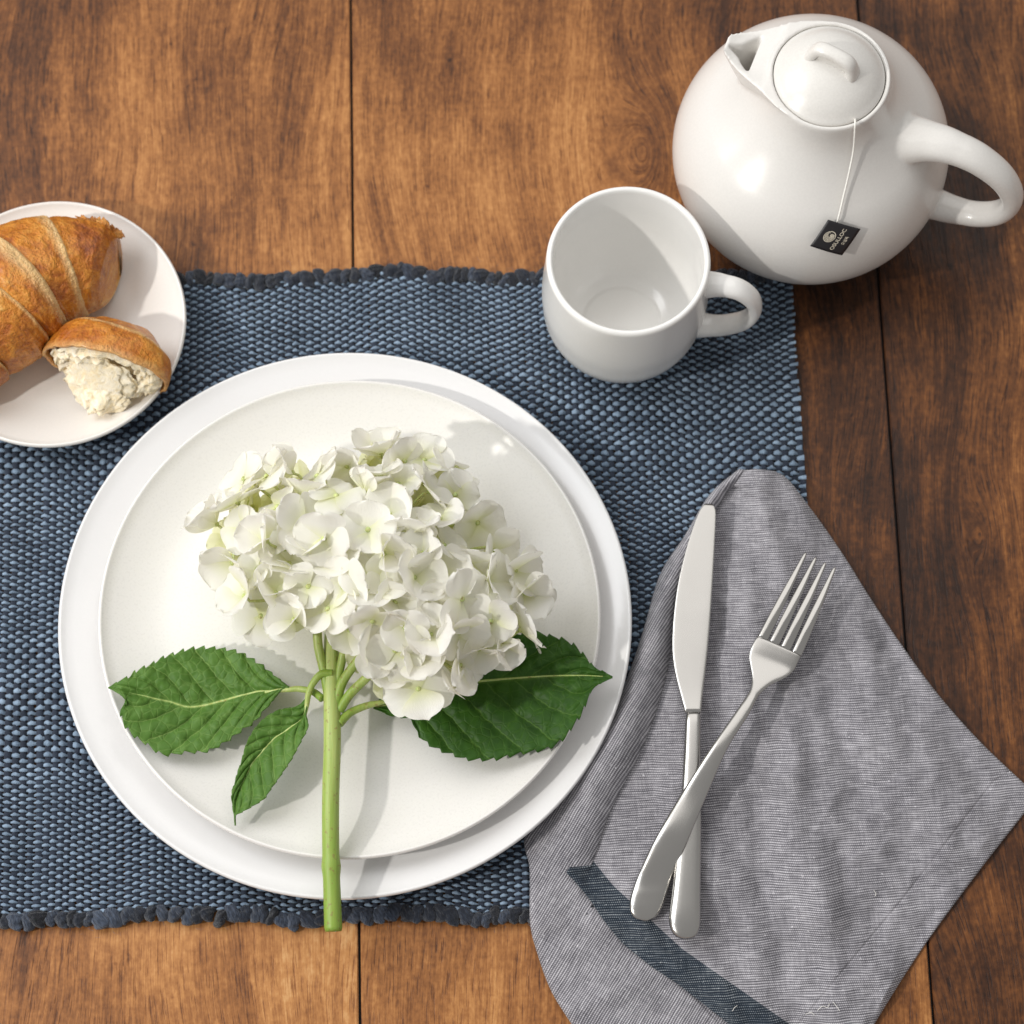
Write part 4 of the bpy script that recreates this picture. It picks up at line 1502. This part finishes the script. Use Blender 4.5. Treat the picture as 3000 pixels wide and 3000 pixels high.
def leaf_material(name, lo, mid_, hi, vein):
    M = Mat(name)
    a, s = M.attr('la'), M.attr('ls')
    p = M.pos()
    sa_ = M.math('ABSOLUTE', s)
    ncr = M.noise(p, 150.0, 3, 0.55)
    ph_ = M.add(M.mul(M.sub(a, M.mul(sa_, 0.24)), 8.0), M.mul(M.math('SIGN', s), 0.23))
    ph_ = M.add(ph_, M.mul(M.sub(ncr, 0.5), 0.35))
    fr_ = M.math('ABSOLUTE', M.sub(M.math('FRACT', ph_), 0.5))
    lat = M.step(fr_, 0.0, 0.055, 1.0, 0.0)
    vor = M.new('ShaderNodeTexVoronoi', {'feature': 'DISTANCE_TO_EDGE'}, Vector=p, Scale=210.0)
    net = M.step(vor.outputs['Distance'], 0.0, 0.10, 1.0, 0.0)
    midv = M.step(sa_, 0.0, 0.055, 1.0, 0.0)
    n2 = M.noise(p, 40.0, 3, 0.6)
    col = M.ramp(M.add(M.mul(ncr, 0.55), M.mul(n2, 0.45)), [(0.25, lo), (0.5, mid_), (0.75, hi)])
    vv = M.math('MAXIMUM', M.mul(lat, 0.60), M.math('MAXIMUM', M.mul(net, 0.16), midv))
    col = M.mix(vv, col, vein)
    M.set(color=col, rough=0.5, spec=0.27)
    h = M.sub(M.mul(ncr, 0.5), M.add(M.mul(lat, 0.5), M.mul(net, 0.4)))
    M.bump(h, 0.42, 0.0009)
    tr = M.new('ShaderNodeBsdfTranslucent')
    M.put(tr.inputs['Color'], M.mix(0.5, col, (0.20, 0.35, 0.03)))
    ms = M.new('ShaderNodeMixShader')
    ms.inputs[0].default_value = 0.16
    M.nt.links.new(M.b.outputs[0], ms.inputs[1]); M.nt.links.new(tr.outputs[0], ms.inputs[2])
    M.nt.links.new(ms.outputs[0], M.out.inputs['Surface'])
    return M.m


STEM = stem_material()
LEAF_SHADED = leaf_material('shaded_green_leaf', (0.016, 0.058, 0.005), (0.030, 0.098, 0.008), (0.055, 0.150, 0.015), (0.11, 0.22, 0.035))  # darker leaf copy: the bloom's shadow is put into the green
LEAF_L = leaf_material('mid_green_leaf', (0.050, 0.125, 0.015), (0.080, 0.180, 0.026), (0.130, 0.250, 0.048), (0.27, 0.40, 0.11))


def stalk(name, pts, r, parent=None, n=50):
    cs = smooth_curve([(*Q(a, b, z),) for a, b, z in pts], n)
    v, f = sweep(cs, r, r, (1, .13, .2), 16)
    o_ = obj(name, v, f, STEM, parent if parent is not None else hyd)
    attr(o_, 'along', np.repeat(np.linspace(0, 1, n), 16))
    return o_


stalk('stem', [(629, 1757, .0325), (627, 1700, .0338), (624, 1600, .0352), (624, 1500, .0362), (627, 1400, .0372), (626, 1300, .0385), (626, 1200, .041), (640, 1120, .047)],
      lin([0, .012, .16, .19, .22, .6, .85, 1], [.0038, .0042, .0040, .0046, .0040, .0041, .0036, .0030]), n=90)
stalk('branch', [(622, 1330, .0375), (612, 1270, .040), (600, 1215, .044), (598, 1150, .050)], lin([0, 1], [.0022, .0022]))
stalk('branch', [(633, 1310, .038), (640, 1270, .0405), (648, 1230, .044), (650, 1190, .05)], lin([0, 1], [.0020, .0020]))
stalk('branch', [(633, 1335, .038), (645, 1290, .041), (668, 1255, .044), (700, 1215, .05)], lin([0, 1], [.0024, .0020]))
stalk('branch', [(640, 1340, .038), (660, 1310, .041), (690, 1280, .044), (725, 1245, .05)], lin([0, 1], [.0023, .0020]))


def leaf(name, mid_pts, up_pts, lo_pts, zfun, mat, off, sc, nt=90, ns=25, serr=0.0, teeth=0, quilt=0.0016):
    """leaf blade from surveyed midrib and edges; zfun(t, s) its height; the rest is relief"""
    def cv(pts): return [((off[0] + a / sc) / S, (off[1] + b / sc) / S) for a, b in pts]
    M_ = smooth_curve([np.array(p) for p in cv(mid_pts)], nt)
    U_ = smooth_curve([np.array(p) for p in cv(up_pts)], nt)
    L_ = smooth_curve([np.array(p) for p in cv(lo_pts)], nt)
    v, la, ls = [], [], []
    for i in range(nt):
        t = i / (nt - 1)
        tooth = ((t * teeth) % 1.0)
        saw = serr * (1 - tooth) ** 1.0 * min(1, t * 6) * min(1.0, (1 - t) * 8)
        for j in range(2 * ns + 1):
            s = (j - ns) / ns
            E_ = U_[i] if s > 0 else L_[i]
            a = abs(s)
            c = M_[i] + (E_ - M_[i]) * a
            if a > 0.8:
                dirv = (E_ - M_[i]); nn = np.hypot(*dirv)
                if nn > 3:
                    c = c + dirv / nn * saw * (a - 0.8) / 0.2
            ph_ = (t - a * 0.24) * 8 + 0.23 * (1 if s > 0 else -1)
            q = abs((ph_ % 1.0) - 0.5) * 2
            z = zfun(t, s)
            z += quilt * (1 - (1 - q) ** 3) * min(1, a * 4) * (1 - 0.5 * a) * min(1, (1 - t) * 5)
            z += 0.0007 * noise.noise(Vector((c[0] / 22, c[1] / 22, 2))) + 0.0004 * noise.noise(Vector((c[0] / 9, c[1] / 9, 4)))
            w = Q(c[0], c[1], z)
            w.z = max(w.z, inner_z(w.x, w.y) + 0.0016)
            v.append(w); la.append(t); ls.append(s)
    o_ = obj(name, v, grid_faces(nt, 2 * ns + 1), mat, hyd)
    attr(o_, 'la', la); attr(o_, 'ls', ls)
    md = o_.modifiers.new('thick', 'SOLIDIFY'); md.thickness = 0.0004; md.offset = -1
    # raised pale midrib on the blade
    pts = [(Vector(v[i * (2 * ns + 1) + ns]) + Vector((0, 0, 0.0002))) for i in range(0, nt - 6, 2)]
    vv, ff = sweep(pts, lambda t: 0.0009 * (1 - 0.75 * t), lambda t: 0.0006 * (1 - 0.7 * t), (0.3, 1, 0), 8)
    rib = obj('midrib', vv, ff, STEM, None)
    rib.parent = o_
    rib.matrix_parent_inverse = o_.matrix_parent_inverse.copy()
    rib.matrix_parent_inverse = Matrix.Translation(hyd.location).inverted() if False else Matrix.Identity(4)
    attr(rib, 'along', [0.75] * len(vv))
    return o_


Z26 = (300, 1850)
leaf('leaf', [(1600, 480), (1450, 505), (1270, 530), (1090, 580), (900, 630), (740, 650), (600, 610), (450, 575), (300, 540), (150, 505), (50, 482)],
     [(1600, 478), (1520, 420), (1450, 368), (1350, 300), (1250, 235), (1140, 185), (1030, 165), (935, 158), (830, 155), (720, 172), (610, 208), (510, 245), (400, 305), (280, 360), (230, 400), (130, 440), (50, 480)],
     [(1600, 482), (1540, 500), (1480, 565), (1390, 660), (1300, 760), (1190, 835), (1050, 935), (890, 1012), (740, 1018), (530, 1040), (370, 940), (280, 880), (192, 780), (165, 660), (205, 605), (140, 530), (50, 484)],
     lambda t, s: 0.0275 - 0.004 * math.sin(math.pi * min(1, t * 1.1)) + 0.0035 * (abs(s) ** 1.5) * math.sin(math.pi * min(1, t * 1.05)) + 0.007 * t ** 2 + (0.004 * (1 - t) ** 4),
     LEAF_L, Z26, 2.927, 152, 26, 8.0, 19, 0.0020)
leaf('leaf', [(1752, 640), (1735, 700), (1700, 762), (1580, 850), (1460, 932), (1370, 1030), (1285, 1130), (1240, 1215), (1200, 1300), (1160, 1390), (1140, 1480), (1136, 1570), (1140, 1665)],
     [(1752, 560), (1700, 625), (1640, 650), (1550, 670), (1480, 690), (1400, 742), (1330, 805), (1280, 880), (1240, 955), (1200, 1090), (1150, 1250), (1110, 1400), (1118, 1500), (1132, 1570), (1138, 1665)],
     [(1756, 640), (1745, 720), (1762, 785), (1755, 840), (1720, 905), (1670, 1000), (1620, 1095), (1550, 1200), (1480, 1300), (1430, 1370), (1390, 1430), (1300, 1490), (1190, 1552), (1146, 1580), (1142, 1665)],
     lambda t, s: 0.0345 - 0.004 * t + 0.0025 * abs(s) ** 1.4 * math.sin(math.pi * t) + (0.0015 if s < 0 else 0) * abs(s),
     LEAF_L, Z26, 2.927, 96, 20, 2.2, 16, 0.0018)
Z7 = (1040, 1830)
leaf('leaf', [(130, 585), (300, 555), (450, 510), (600, 465), (820, 410), (1000, 390), (1170, 377), (1400, 363), (1600, 360), (1720, 365), (1822, 372)],
     [(130, 580), (240, 455), (400, 330), (560, 250), (720, 170), (900, 120), (1060, 90), (1180, 75), (1285, 68), (1390, 95), (1460, 112), (1540, 150), (1600, 208), (1650, 262), (1700, 310), (1760, 335), (1822, 366)],
     [(130, 592), (200, 618), (290, 645), (380, 655), (430, 720), (480, 800), (580, 862), (680, 900), (780, 935), (910, 940), (1000, 936), (1100, 912), (1190, 893), (1300, 876), (1370, 858), (1430, 825), (1490, 775), (1540, 700), (1600, 615), (1650, 510), (1695, 435), (1822, 378)],
     lambda t, s: 0.0305 - 0.003 * math.sin(math.pi * min(1, t * 1.2)) + 0.0030 * abs(s) ** 1.5 * math.sin(math.pi * t) + 0.0035 * t ** 2,
     LEAF_SHADED, Z7, 2.415, 168, 28, 8.0, 21, 0.0024)
stalk('petiole', [(608, 1318, .037), (590, 1305, .0345), (565, 1300, .0325), (545, 1301, .0318), (500, 1306, .0290)], lin([0, .55, 1], [.0019, .0014, .0006]))
stalk('petiole', [(628, 1270, .0415), (606, 1272, .0415), (590, 1290, .040), (582, 1310, .0385), (579, 1330, .0362), (573, 1362, .0335)], lin([0, .6, 1], [.0020, .0014, .0006]))
stalk('petiole', [(640, 1365, .038), (660, 1345, .0365), (690, 1332, .0350), (712, 1327, .0340), (745, 1321, .0312)], lin([0, .6, 1], [.0022, .0016, .0006]))

# petals
def petal_material(name, base, tip, thru):
    M = Mat(name)
    a = M.attr('pa')
    s = M.attr('ps')
    veins = M.noise(M.xyz(M.mul(s, 26.0), M.mul(a, 2.0), 0.0), 1.0, 2, 0.5)
    fine = M.noise(M.coord('Object'), 900.0, 2, 0.5)
    rnd = M.new('ShaderNodeObjectInfo').outputs['Random']
    col = M.ramp(M.add(a, M.mul(M.sub(rnd, 0.5), 0.35)), [(0.0, base), (0.30, tuple(0.35 * p + 0.65 * q for p, q in zip(base, tip))), (0.62, tip), (1.0, tip)])
    M.set(color=col, rough=0.55, spec=0.25)
    M.bump(M.add(M.mul(veins, 0.8), M.mul(fine, 0.3)), 0.55, 0.0008)
    tr = M.new('ShaderNodeBsdfTranslucent')
    M.put(tr.inputs['Color'], M.mix(1.0, col, thru, 'MULTIPLY'))
    ms = M.new('ShaderNodeMixShader')
    ms.inputs[0].default_value = 0.38
    M.nt.links.new(M.b.outputs[0], ms.inputs[1]); M.nt.links.new(tr.outputs[0], ms.inputs[2])
    M.nt.links.new(ms.outputs[0], M.out.inputs['Surface'])
    return M.m


PETAL = petal_material('white_petal', (0.87, 0.89, 0.58), (0.975, 0.962, 0.925), (1.0, 0.995, 0.94))
PETAL_IN = petal_material('greenish_inner_petal', (0.76, 0.81, 0.28), (0.95, 0.95, 0.72), (1.0, 1.0, 0.86))


def petal_geom(q, nu=12, nv=11):
    """blade along +x, ~1 unit long; q picks its individual shape"""
    r_ = random.Random(q * 17 + 3)
    wid = r_.uniform(0.56, 0.70)
    cup_ = r_.uniform(-0.12, 0.42)
    droop = r_.uniform(-0.34, 0.16)
    tw = r_.uniform(-0.28, 0.28)
    ruff = r_.uniform(0.025, 0.075)
    notch = r_.choice([0.0, 0.0, 0.0, 0.05, 0.09])
    ser = r_.choice([0.0, 0.0, 0.016, 0.028])
    pk = r_.uniform(0.56, 0.66)
    v, pa, ps = [], [], []
    for i in range(nu):
        a = math.sin(math.pi / 2 * i / (nu - 1)) if i else 0.0
        for j in range(nv):
            s = -1 + 2 * j / (nv - 1)
            if a < pk:
                w = wid * (0.13 + 0.87 * math.sin(math.pi / 2 * a / pk) ** 1.15)
            else:
                w = wid * max(0.10, math.sqrt(max(0.0, 1 - ((a - pk) / (1.006 - pk)) ** 2)))
            x = a * (1 - 0.05 * abs(s)) - notch * math.exp(-(s * w / 0.13) ** 2) * a ** 6 + ser * math.sin(j * 2.6 + q) * a ** 4
            y = s * w * (1 + ser * 0.7 * math.sin(i * 2.9 + q) * abs(s))
            z = cup_ * (y * y * 1.3) + droop * a * a + tw * y * a + ruff * math.sin(s * 4.0 + q) * a * a + 0.04 * a
            v.append((x, y, z)); pa.append(a); ps.append(s)
    return v, pa, ps, grid_faces(nu, nv)


petal_meshes = []
for q in range(22):
    v, pa, ps, f = petal_geom(q)
    me = make_mesh('petal', v, f)
    me.materials.append(PETAL)
    for nm, vals in (('pa', pa), ('ps', ps)):
        a_ = me.attributes.new(nm, 'FLOAT', 'POINT'); a_.data.foreach_set('value', np.array(vals, dtype=np.float32))
    petal_meshes.append(me)

SIL = [(1040, 1125), (1035, 1180), (1005, 1232), (945, 1240), (912, 1275), (880, 1312), (850, 1345), (790, 1352), (738, 1335), (690, 1275), (640, 1205), (600, 1192), (530, 1195), (440, 1178), (402, 1135), (378, 1085), (364, 1030), (370, 960), (392, 915), (430, 878), (480, 858), (560, 862), (610, 840), (660, 838), (715, 812), (770, 812), (840, 815), (888, 860), (902, 915), (955, 950), (978, 1010), (1000, 1060)]
HC = np.array((690.0, 1055.0))
ang_ = np.array([math.atan2(b - HC[1], a - HC[0]) for a, b in SIL]); rad_ = np.array([math.hypot(b - HC[1], a - HC[0]) for a, b in SIL])
od = np.argsort(ang_)
ang_, rad_ = ang_[od], rad_[od]


def sil_r(th):
    return float(np.interp(th, np.concatenate([ang_ - 2 * np.pi, ang_, ang_ + 2 * np.pi]), np.tile(rad_, 3)))


def dome(px, py, shrink=0.0):
    d = np.array((px, py)) - HC
    rr = np.hypot(*d)
    rho = rr / max(1.0, sil_r(math.atan2(d[1], d[0])) - shrink)
    z = 0.046 + 0.046 * math.sqrt(max(0.0, 1 - min(1, rho) ** 2.2))
    nrm = Vector((d[0], -d[1], 0))
    if nrm.length > 1e-6: nrm.normalize()
    nrm = nrm * (rho ** 1.4) * 1.0 + Vector((0, 0, 1)) * math.sqrt(max(0.06, 1 - min(1, rho) ** 2))
    return z, nrm.normalized(), rho


fixed = [(648, 985), (575, 990), (600, 900), (780, 1010), (800, 870), (860, 885), (900, 985), (780, 1090), (870, 1130), (700, 1110), (640, 1060), (520, 1120), (450, 950), (440, 1060),
         (695, 1225), (790, 1300), (866, 1255), (980, 1190), (985, 1120), (620, 1150), (505, 900), (410, 990), (720, 860)]
spots = [np.array(p, float) for p in fixed]
tries = 0
rr_ = random.Random(11)
while len(spots) < 74 and tries < 60000:
    tries += 1
    p = np.array((rr_.uniform(360, 1045), rr_.uniform(805, 1355)))
    d = p - HC
    if np.hypot(*d) > sil_r(math.atan2(d[1], d[0])) - 38: continue
    lim = 56 if tries < 12000 else (47 if tries < 30000 else 38)
    if all(np.hypot(*(p - q)) > lim for q in spots): spots.append(p)

core = Q(690, 1090, 0.048)


def floret_frame(nrm, spin):
    zax = nrm.normalized()
    xax = Vector((1, 0, 0)).cross(zax)
    if xax.length < 0.1: xax = Vector((0, 1, 0)).cross(zax)
    xax.normalize()
    yax = zax.cross(xax)
    m = Matrix((xax, yax, zax)).transposed().to_4x4()
    return m @ Matrix.Rotation(spin, 4, 'Z')


for k, p in enumerate(spots):
    z, nrm, rho = dome(p[0], p[1], 6)
    z += rr_.uniform(-0.009, 0.001) - (0.004 if p[1] > 1200 else 0)
    c = Q(p[0], p[1], z)
    jit = Vector((rr_.gauss(0, .58), rr_.gauss(0, .58), rr_.gauss(0, .25)))
    nrm = (nrm + jit + Vector((0, -0.10, 0.18))).normalized()
    if nrm.z < -0.1: nrm.z = 0.05; nrm.normalize()
    fr_ = floret_frame(nrm, rr_.uniform(0, 6.28))
    # centre bead and pedicel
    v, f = [], []
    nb = 10
    for i in range(6):
        th = math.pi * i / 5
        for j in range(nb):
            a = 2 * math.pi * j / nb
            v.append(c + fr_.to_3x3() @ Vector((0.0014 * math.sin(th) * math.cos(a), 0.0014 * math.sin(th) * math.sin(a), 0.0006 + 0.0013 * math.cos(th))))
    f += grid_faces(6, nb, close_v=True)
    off = len(v)
    mid_ = c.lerp(core, 0.45) - nrm * 0.006
    path = smooth_curve([tuple(c - nrm * 0.0003), tuple(c - nrm * 0.006), tuple(mid_), tuple(c.lerp(core, 0.86) - Vector((0, 0, 0.004)))], 14)
    vv, ff = sweep(path, lambda t: 0.00065 + .0005 * t, lambda t: 0.00065 + .0005 * t, (0.37, 0.61, 0.7), 7)
    v += vv
    f += [tuple(off + q for q in g) for g in ff]
    fo = obj('floret', v, f, STEM, hyd)
    attr(fo, 'along', [0.95] * len(v))
    size = rr_.uniform(0.0122, 0.0160) * (1.08 if k < len(fixed) else 1.0)
    open_ = rr_.choice([0.04, 0.15, 0.3, 0.5, 0.7, 0.95]) if k >= 3 else 0.06
    for q in range(4):
        po = bpy.data.objects.new('petal', petal_meshes[rr_.randrange(22)])
        COL.objects.link(po)
        po.parent = fo
        m = Matrix.Translation(c + nrm * (0.0003 + 0.0005 * (q % 2))) @ fr_ @ Matrix.Rotation(q * math.pi / 2 + rr_.gauss(0, .12), 4, 'Z') @ Matrix.Rotation(-open_ - rr_.gauss(0, .12), 4, 'Y')
        m = m @ Matrix.Diagonal((size * rr_.uniform(.9, 1.1), size * rr_.uniform(.92, 1.15), size, 1))
        po['w'] = 0
        po.matrix_basis = m
        del po['w']

# the hidden under-layer of florets, one mass
v, f, pa, ps = [], [], [], []
for k in range(190):
    th = rr_.uniform(0, 2 * math.pi)
    rad0 = math.sqrt(rr_.random()) * (sil_r(th if th < math.pi else th - 2 * math.pi) - 62)
    p = HC + np.array((math.cos(th), math.sin(th))) * rad0
    z, nrm, rho = dome(p[0], p[1], 40)
    z = 0.032 + (z - 0.044) * rr_.uniform(0.25, 0.80)
    c = Q(p[0], p[1], z)
    c.z = max(c.z, inner_z(c.x, c.y) + .006)
    nrm = (nrm + Vector((rr_.gauss(0, .5), rr_.gauss(0, .5), rr_.gauss(0, .2)))).normalized()
    m = Matrix.Translation(c) @ floret_frame(nrm, rr_.uniform(0, 6.28))
    sz = rr_.uniform(.011, .015)
    for q in range(4):
        vv, a_, s_, ff = petal_geom(rr_.randrange(14), 6, 7)
        mm = m @ Matrix.Rotation(q * math.pi / 2, 4, 'Z') @ Matrix.Rotation(-rr_.uniform(0, .5), 4, 'Y') @ Matrix.Diagonal((sz, sz, sz, 1))
        off = len(v)
        for w in vv:
            u_ = mm @ Vector(w)
            u_.z = max(u_.z, inner_z(u_.x, u_.y) + .001)
            v.append(u_)
        pa += a_; ps += s_
        f += [tuple(off + i for i in g) for g in ff]
o = obj('inner_florets', v, f, PETAL_IN, hyd)
attr(o, 'pa', pa); attr(o, 'ps', ps)
tag(o, kind='stuff')
